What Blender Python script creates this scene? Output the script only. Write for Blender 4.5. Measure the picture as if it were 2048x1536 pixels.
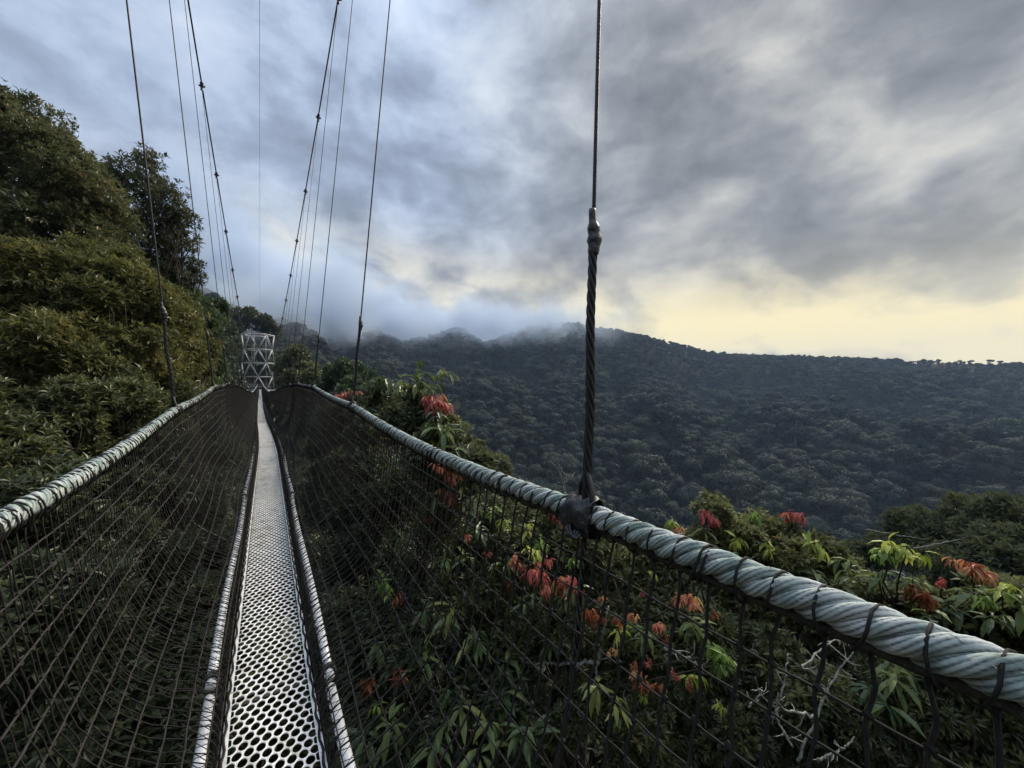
import bpy, math
import numpy as np

rng = np.random.default_rng(7)
S = bpy.context.scene
for o in list(bpy.data.objects):
    bpy.data.objects.remove(o)

# ------------------------------------------------------------------ camera
F = 790.0                      # focal length in photograph pixels (2048 wide)
PHI = math.radians(32.54)      # the view is turned this far right of the walkway
cd = bpy.data.cameras.new('camera')
cam = bpy.data.objects.new('camera', cd)
S.collection.objects.link(cam)
cd.sensor_width = 36.0
cd.lens = 36.0 * F / 2048.0
cd.clip_start = 0.02
cd.clip_end = 6000.0
cam.location = (0, 0, 0)
cam.rotation_euler = (math.radians(90 - 0.58), 0, -PHI)
S.camera = cam

# ------------------------------------------------------------------ light
SUN_AZ, SUN_EL = math.radians(70), math.radians(42)
sl = bpy.data.lights.new('sun', 'SUN')
sl.energy = 1.5
sl.angle = math.radians(20)
sl.color = (1.0, 0.9, 0.74)
sun = bpy.data.objects.new('sun', sl)
S.collection.objects.link(sun)
sun.rotation_euler = (math.radians(90) - SUN_EL, 0, math.pi - SUN_AZ)
sun.location = (60, 40, 60)
S.view_settings.view_transform = 'Standard'
S.view_settings.look = 'None'
S.view_settings.gamma = 1.0
S.view_settings.exposure = 1.65
S.view_settings.use_curve_mapping = False
S.cycles.use_denoising = True
S.cycles.max_bounces = 8
S.cycles.diffuse_bounces = 3
S.cycles.glossy_bounces = 2
S.cycles.transmission_bounces = 3
S.cycles.volume_bounces = 6
S.cycles.transparent_max_bounces = 4
S.cycles.sample_clamp_indirect = 4.0


class NT:
    """small helper for writing node trees"""
    def __init__(self, tree):
        self.t = tree
        tree.nodes.clear()

    def node(self, kind, **kw):
        n = self.t.nodes.new(kind)
        for k, v in kw.items():
            setattr(n, k, v)
        return n

    def put(self, sock, v):
        if isinstance(v, bpy.types.NodeSocket):
            self.t.links.new(v, sock)
        else:
            sock.default_value = v

    def m(self, op, a, b=0.0, c=None, clamp=False):
        n = self.node('ShaderNodeMath', operation=op, use_clamp=clamp)
        self.put(n.inputs[0], a)
        self.put(n.inputs[1], b)
        if c is not None:
            self.put(n.inputs[2], c)
        return n.outputs[0]

    def vm(self, op, a, b=None):
        n = self.node('ShaderNodeVectorMath', operation=op)
        self.put(n.inputs[0], a)
        if b is not None:
            self.put(n.inputs[1], b)
        return n.outputs['Value'] if op in ('DOT_PRODUCT', 'LENGTH') else n.outputs[0]

    def smooth(self, v, lo, hi, a=0.0, b=1.0):
        n = self.node('ShaderNodeMapRange', interpolation_type='SMOOTHSTEP')
        self.put(n.inputs['Value'], v)
        self.put(n.inputs['From Min'], lo)
        self.put(n.inputs['From Max'], hi)
        self.put(n.inputs['To Min'], a)
        self.put(n.inputs['To Max'], b)
        return n.outputs['Result']

    def mix(self, f, a, b, mode='MIX'):
        n = self.node('ShaderNodeMix', data_type='RGBA', blend_type=mode)
        n.clamp_factor = True
        self.put(n.inputs[0], f)
        self.put(n.inputs[6], a)
        self.put(n.inputs[7], b)
        return n.outputs[2]

    def noise(self, vec, scale, detail=4.0, rough=0.5, dist=0.0):
        n = self.node('ShaderNodeTexNoise', noise_dimensions='3D')
        if vec is not None:
            self.put(n.inputs['Vector'], vec)
        n.inputs['Scale'].default_value = scale
        n.inputs['Detail'].default_value = detail
        n.inputs['Roughness'].default_value = rough
        n.inputs['Distortion'].default_value = dist
        return n.outputs['Fac']

    def ramp(self, fac, stops):
        n = self.node('ShaderNodeValToRGB')
        el = n.color_ramp.elements
        while len(el) < len(stops):
            el.new(0.5)
        for e, (p, c) in zip(el, stops):
            e.position = p
            e.color = (*c, 1)
        self.put(n.inputs[0], fac)
        return n.outputs[0]

    def xyz(self, v):
        n = self.node('ShaderNodeSeparateXYZ')
        self.put(n.inputs[0], v)
        return n.outputs

    def comb(self, x, y, z):
        n = self.node('ShaderNodeCombineXYZ')
        for i, v in enumerate((x, y, z)):
            self.put(n.inputs[i], v)
        return n.outputs[0]


# ------------------------------------------------------------------ sky with broken cloud
W = bpy.data.worlds.new('World')
S.world = W
W.use_nodes = True
n = NT(W.node_tree)
tc = n.node('ShaderNodeTexCoord')
D = n.vm('NORMALIZE', tc.outputs['Generated'])
dx, dy, dz = n.xyz(D)
# cloud sheet seen in perspective, drawn out along one wind direction
WA = math.radians(24)
zz = n.m('ADD', n.m('MAXIMUM', dz, 0.0), 0.33)
al = n.m('DIVIDE', n.m('ADD', n.m('MULTIPLY', dx, math.sin(WA)), n.m('MULTIPLY', dy, math.cos(WA))), zz)
ac = n.m('DIVIDE', n.m('SUBTRACT', n.m('MULTIPLY', dx, math.cos(WA)), n.m('MULTIPLY', dy, math.sin(WA))), zz)
sheet = n.comb(n.m('MULTIPLY', al, 1.0), n.m('MULTIPLY', ac, 1.5), n.m('MULTIPLY', dz, 1.2))
# turbulence bends the sheet so that the banks curl instead of running straight
wn = n.node('ShaderNodeTexNoise', noise_dimensions='3D')
n.put(wn.inputs['Vector'], n.vm('MULTIPLY', D, (1.0, 1.0, 1.6)))
wn.inputs['Scale'].default_value = 3.0
wn.inputs['Detail'].default_value = 4.0
warp = n.vm('SCALE', n.vm('SUBTRACT', wn.outputs['Color'], (0.5, 0.5, 0.5)))
warp.node.inputs['Scale'].default_value = 0.55
sheet = n.vm('ADD', sheet, warp)
n1 = n.noise(n.vm('ADD', sheet, (2.3, 0.6, 0.0)), 1.05, 3.0, 0.5)            # large banks
wd2 = n.vm('SCALE', warp)
wd2.node.inputs['Scale'].default_value = 0.30
dsp = n.vm('ADD', n.vm('MULTIPLY', D, (1.0, 1.0, 1.7)), wd2)
n2 = n.noise(n.vm('ADD', dsp, (5.1, 1.4, 3.7)), 3.0, 9.0, 0.54)            # broken edges
n3 = n.noise(n.vm('ADD', dsp, (1.0, 8.2, 0.4)), 7.0, 8.0, 0.55)   # soft billows
az = n.m('ARCTAN2', dx, dy)                       # 0 along the walkway, + to the right
el = n.m('ARCSINE', dz)
right = n.smooth(az, 0.25, 1.05)
t = n.m('ADD', n.m('MULTIPLY', n1, 0.34), n.m('ADD', n.m('MULTIPLY', n2, 0.52), n.m('MULTIPLY', n3, 0.30)))
t = n.m('ADD', n.m('MULTIPLY', n.m('SUBTRACT', t, 0.58), 1.25), 0.458)


def blob(ca, ce, wa, we):
    p = n.m('DIVIDE', n.m('SUBTRACT', az, ca), wa)
    q = n.m('DIVIDE', n.m('SUBTRACT', el, ce), we)
    return n.m('EXPONENT', n.m('MULTIPLY', n.m('ADD', n.m('MULTIPLY', p, p), n.m('MULTIPLY', q, q)), -1.0))


# long-wave structure of the deck: a heavy bank ahead, thinner cloud towards the walkway
t = n.m('SUBTRACT', t, n.m('MULTIPLY', blob(0.60, 0.50, 0.36, 0.34), 0.075))
t = n.m('ADD', t, n.m('MULTIPLY', blob(0.12, 0.72, 0.35, 0.35), 0.012))
cloud_l = n.ramp(t, [(0.28, (0.080, 0.095, 0.125)), (0.38, (0.105, 0.127, 0.168)), (0.46, (0.140, 0.172, 0.232)), (0.52, (0.185, 0.225, 0.295)), (0.60, (0.235, 0.275, 0.34)), (0.72, (0.33, 0.365, 0.41))])
cloud_r = n.ramp(t, [(0.28, (0.08, 0.088, 0.10)), (0.37, (0.115, 0.123, 0.135)), (0.46, (0.175, 0.182, 0.188)), (0.54, (0.25, 0.25, 0.24)), (0.64, (0.34, 0.325, 0.285)), (0.72, (0.42, 0.385, 0.30))])
cloud = n.mix(right, cloud_l, cloud_r)
# low sun behind the cloud: a warm band, lower towards the right
e0 = n.smooth(az, -0.1, 1.0, 0.255, 0.085)
wd = n.smooth(az, -0.1, 1.0, 0.10, 0.125)
gb = n.m('DIVIDE', n.m('SUBTRACT', el, e0), wd)
band = n.m('EXPONENT', n.m('MULTIPLY', n.m('MULTIPLY', gb, gb), -1.0))
side = n.m('MULTIPLY', n.smooth(az, -0.55, 0.0), n.smooth(az, 1.5, 2.3, 1.0, 0.25))
thin = n.smooth(n.m('ADD', n.m('MULTIPLY', n2, 0.62), n.m('MULTIPLY', n3, 0.40)), 0.43, 0.60)
thin = n.m('ADD', n.m('MULTIPLY', thin, 0.62), n.m('MULTIPLY', n.smooth(az, 0.2, 0.9), 0.38))
glow = n.m('MULTIPLY', n.m('MULTIPLY', band, side), thin)
warm = n.mix(right, (0.46, 0.42, 0.31, 1), (0.42, 0.365, 0.22, 1))
cloud = n.mix(n.m('MULTIPLY', glow, 1.15, clamp=True), cloud, warm)
sky = n.node('ShaderNodeTexSky', sky_type='NISHITA')
sky.sun_disc = False
sky.sun_elevation = SUN_EL
sky.sun_rotation = SUN_AZ
sky.altitude = 2400
skyc = n.vm('SCALE', sky.outputs[0])
skyc.node.inputs['Scale'].default_value = 0.05
gap = n.smooth(t, 0.62, 0.76, 0.0, 0.25)
col = n.mix(gap, cloud, skyc)
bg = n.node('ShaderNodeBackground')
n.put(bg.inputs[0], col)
# brighter overhead like an overcast sky, raised further there to light the ground
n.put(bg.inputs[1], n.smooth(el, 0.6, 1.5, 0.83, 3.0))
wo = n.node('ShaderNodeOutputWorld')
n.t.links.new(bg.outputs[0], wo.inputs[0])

# ------------------------------------------------------------------ helpers
CPH, SPH = math.cos(PHI), math.sin(PHI)


def PX(px, py, f):
    """point at forward distance f that the photograph shows at (px, py)"""
    u = (px - 1024.0) / F
    v = (760.0 - py) / F
    return np.array([f * (SPH + u * CPH), f * (CPH - u * SPH), v * f])


def nrm(a):
    return a / np.maximum(np.linalg.norm(a, axis=-1, keepdims=True), 1e-9)


class MB:
    """collects vertices and faces (triangles and quads) for one mesh"""
    def __init__(self):
        self.v, self.f3, self.f4, self.t, self.n = [], [], [], [], 0

    def add(self, v, f, tint=0.5):
        v = np.asarray(v, float).reshape(-1, 3)
        f = np.asarray(f, int)
        (self.f3 if f.shape[1] == 3 else self.f4).append(f + self.n)
        self.v.append(v)
        self.t.append(np.broadcast_to(np.asarray(tint, float), (len(v),)).copy())
        self.n += len(v)
        return self

    def more(self, f):     # further faces on the block added last
        f = np.asarray(f, int)
        (self.f3 if f.shape[1] == 3 else self.f4).append(f + self.n - len(self.v[-1]))

    def mesh(self, name, mat, smooth=False):
        me = bpy.data.meshes.new(name)
        v = np.concatenate(self.v)
        fs = [np.concatenate(x) for x in (self.f3, self.f4) if x]
        loops = np.concatenate([x.ravel() for x in fs])
        tot = np.concatenate([np.full(len(x), x.shape[1]) for x in fs])
        st = np.concatenate([[0], np.cumsum(tot)[:-1]])
        me.vertices.add(len(v))
        me.vertices.foreach_set('co', v.astype(np.float32).ravel())
        me.loops.add(len(loops))
        me.loops.foreach_set('vertex_index', loops.astype(np.int32))
        me.polygons.add(len(tot))
        me.polygons.foreach_set('loop_start', st.astype(np.int32))
        me.polygons.foreach_set('loop_total', tot.astype(np.int32))
        me.polygons.foreach_set('use_smooth', np.full(len(tot), smooth))
        a = me.attributes.new('tint', 'FLOAT', 'POINT')
        a.data.foreach_set('value', np.concatenate(self.t).astype(np.float32))
        me.update(calc_edges=True)
        me.materials.append(mat)
        return me


def link(name, me, parent=None, loc=None, **props):
    o = bpy.data.objects.new(name, me)
    S.collection.objects.link(o)
    if loc is not None:
        o.location = loc
    if parent is not None:
        o.parent = parent
        # meshes are written in world coordinates; parents sit unrotated at their base
        if me is not None and loc is None:
            o.location = -parent.location
    for k, v in props.items():
        o[k] = v
    return o


def thing(name, label, cat, loc, group=None):
    o = link(name, None, loc=tuple(float(x) for x in loc), label=label, category=cat)
    o.empty_display_size = 0.2
    if group:
        o['group'] = group
    return o


def frames(P):
    T = nrm(np.gradient(P, axis=0))
    ref = np.array([0, 0, 1.0]) if abs(T[:, 2]).mean() < 0.8 else np.array([0, 1.0, 0])
    A = nrm(np.cross(T, ref))
    B = np.cross(A, T)
    return T, A, B


def tube(mb, P, r, sides=8, tint=0.5, cap=True):
    P = np.asarray(P, float)
    N = len(P)
    r = np.broadcast_to(np.asarray(r, float), (N,))
    T, A, B = frames(P)
    a = np.arange(sides) * 2 * np.pi / sides
    ring = np.cos(a)[None, :, None] * A[:, None] + np.sin(a)[None, :, None] * B[:, None]
    v = P[:, None] + ring * r[:, None, None]
    i, j = np.meshgrid(np.arange(N - 1), np.arange(sides), indexing='ij')
    j2 = (j + 1) % sides
    f = np.stack([i * sides + j, i * sides + j2, (i + 1) * sides + j2, (i + 1) * sides + j], -1).reshape(-1, 4)
    mb.add(v, f, tint)
    if cap:
        k = np.arange(1, sides - 1)
        mb.more(np.stack([0 * k, k + 1, k], -1))
        o = (N - 1) * sides
        mb.more(np.stack([o + 0 * k, o + k, o + k + 1], -1))
    return mb


def segs(mb, A, B, r, sides=3, tint=0.5):
    """many straight rods at once"""
    A, B = np.asarray(A, float), np.asarray(B, float)
    T = nrm(B - A)
    ref = np.where(np.abs(T[:, 2:3]) > 0.8, [[1.0, 0, 0]], [[0, 0, 1.0]])
    U = nrm(np.cross(T, ref))
    V = np.cross(U, T)
    a = np.arange(sides) * 2 * np.pi / sides + 0.4
    ring = np.cos(a)[None, :, None] * U[:, None] + np.sin(a)[None, :, None] * V[:, None]
    r = np.broadcast_to(np.asarray(r, float), (len(A),))[:, None, None]
    v = np.concatenate([A[:, None] + ring * r, B[:, None] + ring * r], 1)
    base = (np.arange(len(A)) * 2 * sides)[:, None]
    j = np.arange(sides)[None]
    j2 = (j + 1) % sides
    f = np.stack([base + j, base + j2, base + sides + j2, base + sides + j], -1).reshape(-1, 4)
    mb.add(v.reshape(-1, 3), f, tint)
    return mb


def curve_pts(pts, n):
    """smooth curve through control points"""
    pts = np.asarray(pts, float)
    k = np.concatenate([[0], np.cumsum(np.linalg.norm(np.diff(pts, axis=0), axis=1))])
    s = np.linspace(0, k[-1], n)
    P = np.stack([np.interp(s, k, pts[:, i]) for i in range(3)], -1)
    for _ in range(max(2, n // 8)):
        P[1:-1] = (P[:-2] + 2 * P[1:-1] + P[2:]) / 4
    return P


def hermite(x, xs, ys):
    xs, ys = np.asarray(xs, float), np.asarray(ys, float)
    d = np.gradient(ys, xs)
    i = np.clip(np.searchsorted(xs, x) - 1, 0, len(xs) - 2)
    h = xs[i + 1] - xs[i]
    t = np.clip((x - xs[i]) / h, 0, 1)
    return ((2 * t**3 - 3 * t**2 + 1) * ys[i] + (t**3 - 2 * t**2 + t) * h * d[i]
            + (-2 * t**3 + 3 * t**2) * ys[i + 1] + (t**3 - t**2) * h * d[i + 1])


_perm = np.random.default_rng(3).random((64, 64))


def vnoise(x, y):
    x, y = np.asarray(x, float), np.asarray(y, float)
    i, j = np.floor(x).astype(int), np.floor(y).astype(int)
    u, v = x - i, y - j
    u, v = u * u * (3 - 2 * u), v * v * (3 - 2 * v)
    g = lambda a, b: _perm[a % 64, b % 64]
    return (g(i, j) * (1 - u) + g(i + 1, j) * u) * (1 - v) + (g(i, j + 1) * (1 - u) + g(i + 1, j + 1) * u) * v


def fbm(x, y, o=4):
    s, a = 0, 1.0
    for k in range(o):
        s = s + a * (vnoise(x * 2**k + 17.3 * k, y * 2**k + 5.1 * k) - 0.5)
        a *= 0.5
    return s


# ------------------------------------------------------------------ materials
def material(name):
    m = bpy.data.materials.new(name)
    m.use_nodes = True
    return m, NT(m.node_tree)


def surface(n, shader):
    out = n.node('ShaderNodeOutputMaterial')
    n.t.links.new(shader, out.inputs['Surface'])


def principled(n, col, rough=0.6, metal=0.0, spec=0.5, bump=None, bstr=0.3, bdist=0.01):
    p = n.node('ShaderNodeBsdfPrincipled')
    n.put(p.inputs['Base Color'], col)
    n.put(p.inputs['Roughness'], rough)
    p.inputs['Metallic'].default_value = metal
    p.inputs['Specular IOR Level'].default_value = spec
    if bump is not None:
        b = n.node('ShaderNodeBump')
        b.inputs['Strength'].default_value = bstr
        b.inputs['Distance'].default_value = bdist
        n.put(b.inputs['Height'], bump)
        n.t.links.new(b.outputs[0], p.inputs['Normal'])
    return p.outputs[0]


def tint_of(n):
    a = n.node('ShaderNodeAttribute', attribute_name='tint')
    return a.outputs['Fac']


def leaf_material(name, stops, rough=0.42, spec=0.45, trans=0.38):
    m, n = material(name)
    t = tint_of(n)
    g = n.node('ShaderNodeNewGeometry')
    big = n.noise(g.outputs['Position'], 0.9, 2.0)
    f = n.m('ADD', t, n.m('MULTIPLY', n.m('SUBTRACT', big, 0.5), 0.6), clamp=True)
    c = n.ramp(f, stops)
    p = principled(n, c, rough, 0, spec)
    tr = n.node('ShaderNodeBsdfTranslucent')
    n.put(tr.inputs[0], c)
    mx = n.node('ShaderNodeMixShader')
    mx.inputs[0].default_value = trans
    n.t.links.new(p, mx.inputs[1])
    n.t.links.new(tr.outputs[0], mx.inputs[2])
    surface(n, mx.outputs[0])
    return m


M_OLIVE = leaf_material('olive_leaf', [(0.0, (0.037, 0.048, 0.019)), (0.4, (0.085, 0.096, 0.032)), (0.75, (0.157, 0.156, 0.046)), (1.0, (0.218, 0.193, 0.062))])
M_DARKLEAF = leaf_material('dark_leaf', [(0.0, (0.031, 0.045, 0.024)), (0.5, (0.081, 0.099, 0.044)), (0.85, (0.140, 0.153, 0.062)), (1.0, (0.213, 0.159, 0.075))])
M_RUSTLEAF = leaf_material('rusty_dark_leaf', [(0.0, (0.034, 0.046, 0.024)), (0.55, (0.075, 0.092, 0.045)), (0.85, (0.12, 0.115, 0.06)), (1.0, (0.20, 0.12, 0.07))])
M_GREENLEAF = leaf_material('fresh_green_leaf', [(0.0, (0.027, 0.049, 0.022)), (0.5, (0.068, 0.111, 0.043)), (1.0, (0.135, 0.176, 0.068))])
M_BIGLEAF = leaf_material('broad_leaf', [(0.0, (0.038, 0.062, 0.024)), (0.5, (0.098, 0.144, 0.050)), (0.85, (0.180, 0.225, 0.066)), (1.0, (0.276, 0.300, 0.070))], 0.35, 0.5)
M_SHRUB = leaf_material('shrub_leaf', [(0.0, (0.038, 0.050, 0.021)), (0.5, (0.108, 0.122, 0.044)), (0.85, (0.198, 0.206, 0.068)), (1.0, (0.240, 0.169, 0.070))], 0.38, 0.5)
M_RED = leaf_material('young_red_leaf', [(0.0, (0.28, 0.07, 0.065)), (0.5, (0.43, 0.11, 0.105)), (1.0, (0.50, 0.24, 0.15))], 0.5, 0.3, 0.4)
M_ORANGE = leaf_material('young_orange_leaf', [(0.0, (0.34, 0.10, 0.07)), (0.5, (0.45, 0.19, 0.11)), (1.0, (0.50, 0.36, 0.14))], 0.5, 0.3, 0.4)
M_RUST = leaf_material('young_rust_leaf', [(0.0, (0.14, 0.04, 0.022)), (0.5, (0.24, 0.075, 0.035)), (1.0, (0.32, 0.13, 0.06))], 0.5, 0.3, 0.35)
M_YELLOW = leaf_material('young_yellow_green_leaf', [(0.0, (0.13, 0.19, 0.03)), (0.5, (0.27, 0.34, 0.055)), (1.0, (0.45, 0.46, 0.10))], 0.42, 0.4, 0.4)
M_LIME = leaf_material('young_green_leaf', [(0.0, (0.07, 0.13, 0.02)), (0.5, (0.13, 0.22, 0.04)), (1.0, (0.24, 0.34, 0.07))], 0.42, 0.4, 0.4)

m, n = material('forest_crown')
oi = n.node('ShaderNodeObjectInfo')
t = tint_of(n)
spc = n.noise(oi.outputs['Location'], 0.02, 3.0, 0.6)
f = n.m('ADD', n.m('ADD', n.m('MULTIPLY', oi.outputs['Random'], 0.72), n.m('MULTIPLY', t, 0.22)), n.m('MULTIPLY', n.m('SUBTRACT', spc, .47), 0.5), clamp=True)
c = n.ramp(f, [(0.0, (0.009, 0.016, 0.014)), (0.28, (0.019, 0.031, 0.026)), (0.5, (0.030, 0.044, 0.030)), (0.68, (0.045, 0.046, 0.036)), (0.86, (0.055, 0.078, 0.044)), (0.95, (0.085, 0.105, 0.065)), (1.0, (0.17, 0.175, 0.15))])
surface(n, principled(n, c, 0.7, 0, 0.25))
M_FOREST = m


def plain(name, col, rough=0.6, metal=0.0, spec=0.5, var=0.35, scale=30.0, bstr=0.3, bdist=0.004, col2=None):
    m, n = material(name)
    g = n.node('ShaderNodeNewGeometry')
    a = n.noise(g.outputs['Position'], scale, 5.0, 0.6)
    dark = tuple(x * (1 - var) for x in col) if col2 is None else col2
    c = n.ramp(a, [(0.3, dark), (0.62, col)])
    surface(n, principled(n, c, rough, metal, spec, a, bstr, bdist))
    return m


M_BARK = plain('bark', (0.075, 0.062, 0.048), 0.9, 0, 0.2, 0.6, 14, 0.6, 0.02)
M_LICHEN = plain('lichen_bark', (0.30, 0.31, 0.275), 0.95, 0, 0.1, 0.6, 34, 0.8, 0.01, (0.07, 0.065, 0.05))
M_PALEBARK = plain('pale_bark', (0.17, 0.155, 0.13), 0.9, 0, 0.2, 0.5, 2.0)
M_TWINE = plain('net_twine', (0.016, 0.0145, 0.0135), 0.8, 0, 0.3, 0.5, 60)
M_TWINE2 = plain('weathered_net_twine', (0.042, 0.037, 0.034), 0.9, 0, 0.2, 0.6, 22, 0.3, 0.004, (0.02, 0.017, 0.015))
M_TAPE = plain('black_tape', (0.010, 0.010, 0.011), 0.42, 0, 0.6, 0.5, 45, 0.8, 0.01)
M_CABLE = plain('dark_steel_cable', (0.013, 0.0125, 0.0125), 0.55, 0.2, 0.5, 0.55, 50)
M_CLAMP = plain('clamp_steel', (0.09, 0.09, 0.09), 0.5, 0.4, 0.5, 0.5, 40)
M_STEEL = plain('galvanised_steel', (0.42, 0.43, 0.44), 0.5, 0.25, 0.5, 0.45, 1.6, 0.1)
M_TUBE = plain('white_aluminium_tube', (0.80, 0.81, 0.82), 0.38, 0.2, 0.5, 0.14, 9.0, 0.1, 0.002)
M_SOIL = plain('forest_floor', (0.030, 0.030, 0.016), 1.0, 0, 0.05, 0.6, 0.6)

m, n = material('deck_metal')
g = n.node('ShaderNodeTexCoord')
a = n.noise(g.outputs['Object'], 9.0, 6.0, 0.65)
b = n.noise(g.outputs['Object'], 70.0, 3.0, 0.6)
c = n.ramp(a, [(0.3, (0.40, 0.37, 0.31)), (0.45, (0.70, 0.68, 0.64)), (0.6, (0.84, 0.83, 0.80)), (0.8, (0.88, 0.88, 0.87))])
c = n.mix(n.smooth(b, 0.58, 0.72, 0.0, 0.65), c, (0.30, 0.23, 0.16, 1))
g2 = n.node('ShaderNodeNewGeometry')
mud = n.noise(g2.outputs['Position'], 2.3, 6.0, 0.7)
c = n.mix(n.smooth(mud, 0.54, 0.70, 0.0, 0.6), c, (0.30, 0.26, 0.20, 1))
surface(n, principled(n, c, 0.42, 0.15, 0.5, b, 0.15, 0.002))
M_DECK = m

m, n = material('rail_rope')
g = n.node('ShaderNodeNewGeometry')
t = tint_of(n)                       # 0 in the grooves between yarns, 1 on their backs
a = n.noise(g.outputs['Position'], 16.0, 6.0, 0.7)
b = n.noise(g.outputs['Position'], 330.0, 4.0, 0.75)
c = n.ramp(a, [(0.36, (0.20, 0.26, 0.23)), (0.5, (0.37, 0.43, 0.40)), (0.64, (0.55, 0.56, 0.545))])
c = n.mix(n.smooth(b, 0.55, 0.72, 0.0, 0.5), c, (0.33, 0.36, 0.34, 1))
c = n.mix(n.smooth(t, 0.05, 0.85, 0.92, 0.0), c, (0.055, 0.07, 0.066, 1))  # crease shade between yarns painted into the rope colour
surface(n, principled(n, c, 0.85, 0, 0.2, b, 0.5, 0.002))
M_ROPE = m

# ------------------------------------------------------------------ walkway geometry (eye level is z = 0)
Y_T = 92.0                      # the lattice tower at the far end


def deck_z(y):
    return -hermite(np.asarray(y, float), [-6, 0, 6, 10, 15, 22, 35, 46, 60, 75, 92, 110], [1.47, 1.5, 1.5, 1.54, 1.68, 1.88, 2.16, 2.3, 2.3, 2.16, 1.96, 1.9])


def deck_x(y):
    return hermite(np.asarray(y, float), [-6, 0, 2, 6, 10, 14, 20, 26, 40, 60, 92, 110], [0.03, 0.03, 0.036, 0.085, 0.135, 0.125, 0.07, 0.05, 0.02, 0.03, 0.03, 0.03])


HY_R = np.array([0.86 + 3.42 * k for k in range(26)])
HY_L = np.array([1.05 + 3.42 * k for k in range(26)])


def rail_pt(y, side):
    y = np.asarray(y, float)
    z = -hermite(y, [-6, -2, 0, 0.86, 4.3, 7.8, 11, 14, 17.5, 21, 26, 36, 45, 60, 75, 92, 110],
                 [0.2, 0.30, 0.355, 0.385, 0.262, 0.118, 0.095, 0.145, 0.22, 0.36, 0.57, 0.90, 1.12, 1.28, 1.25, 0.95, 0.7])
    hy = HY_R if side > 0 else HY_L
    ph = ((y - hy[0]) / 3.42) % 1.0
    z = z - 0.022 * np.sin(np.pi * ph) * np.clip(1.2 - np.abs(y) / 60, 0.3, 1)
    if side > 0:
        x = hermite(y, [-6, 0, 5, 20, 45, 70, 92, 110], [0.80, 0.80, 0.79, 0.80, 0.76, 0.70, 0.50, 0.5])
    else:
        x = hermite(y, [-6, 0, 5, 20, 45, 70, 92, 110], [-0.62, -0.62, -0.62, -0.64, -0.64, -0.6, -0.44, -0.44])
    x = x - side * 0.012 * np.sin(np.pi * ph)
    return np.stack([x, y, z], -1)


def main_cable(y, side):
    y = np.asarray(y, float)
    return np.stack([0.14 + side * (1.05 + 0.00035 * (y - 52) ** 2), y, 2.45 + 0.0045 * (y - 52) ** 2], -1)


# --- deck panels with real holes
PITX, PITY, HRX, HRY = 0.0413, 3.46 / 82, 0.0178, 0.0226
PLEN = 3.44


def panel_mesh(name, level):
    mb = MB()
    nn = {0: 18, 1: 12, 2: 6}[level]
    rows = 82
    corners = np.array([[PITX / 2, -PITY / 3], [PITX / 2, PITY / 3], [0, 2 * PITY / 3], [-PITX / 2, PITY / 3], [-PITX / 2, -PITY / 3], [0, -2 * PITY / 3]])
    out = []
    sub = nn // 6
    for k in range(6):
        for q in range(sub):
            out.append(corners[k] + (corners[(k + 1) % 6] - corners[k]) * q / sub)
    out = np.array(out)
    ang = np.arctan2(out[:, 1] / HRY, out[:, 0] / HRX)
    cs, sn = np.cos(ang), np.sin(ang)
    rings = [np.column_stack([out, np.zeros(nn)]),
             np.column_stack([cs * (HRX + .0009), sn * (HRY + .0009), np.full(nn, .0018)]),
             np.column_stack([cs * HRX, sn * HRY, np.full(nn, .0014)]),
             np.column_stack([cs * (HRX - .001), sn * (HRY - .001), np.full(nn, -.0025)])]
    if level == 2:
        rings = [rings[0], rings[2]]
    cell = np.concatenate(rings)
    fc = []
    for r in range(len(rings) - 1):
        for k in range(nn):
            k2 = (k + 1) % nn
            fc.append([r * nn + k, r * nn + k2, (r + 1) * nn + k2, (r + 1) * nn + k])
    fc = np.array(fc)
    cen = []
    for r in range(rows):
        y = PITY * (r + .5)
        cnt = 7 if r % 2 == 0 else 8
        for c_ in range(cnt):
            cen.append([(c_ - (cnt - 1) / 2) * PITX, y, 0])
    cen = np.array(cen)
    v = (cen[:, None] + cell[None]).reshape(-1, 3)
    f = (np.arange(len(cen)) * len(cell))[:, None, None] + fc[None]
    mb.add(v, f.reshape(-1, 4))
    me = mb.mesh(name, M_DECK, smooth=(level == 0))
    return me


def flange_mesh():
    # folded edge of the sheet: top lip, outer web, lower lip
    mb = MB()
    prof = np.array([[0.0, 0.0045], [0.022, 0.0045], [0.022, -0.045], [0.010, -0.045], [0.010, -0.042], [0.019, -0.042], [0.019, 0.0015], [0.0, 0.0015]])
    k = len(prof)
    v = np.concatenate([np.column_stack([prof[:, 0], np.full(k, y), prof[:, 1]]) for y in (0.0, 3.455)])
    j = np.arange(k)
    mb.add(v, np.stack([j, (j + 1) % k, k + (j + 1) % k, k + j], -1))
    return mb.mesh('panel_edge', M_DECK)


P_LOD = [panel_mesh('deck_panel_near', 0), panel_mesh('deck_panel_mid', 1), panel_mesh('deck_panel_far', 2)]
E_MESH = flange_mesh()
mbx = MB()
segs(mbx, [[-0.17, 0.014, -0.012]], [[0.17, 0.014, -0.012]], 0.013, 4)
X_MESH = mbx.mesh('cross_bar', M_TAPE)

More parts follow.
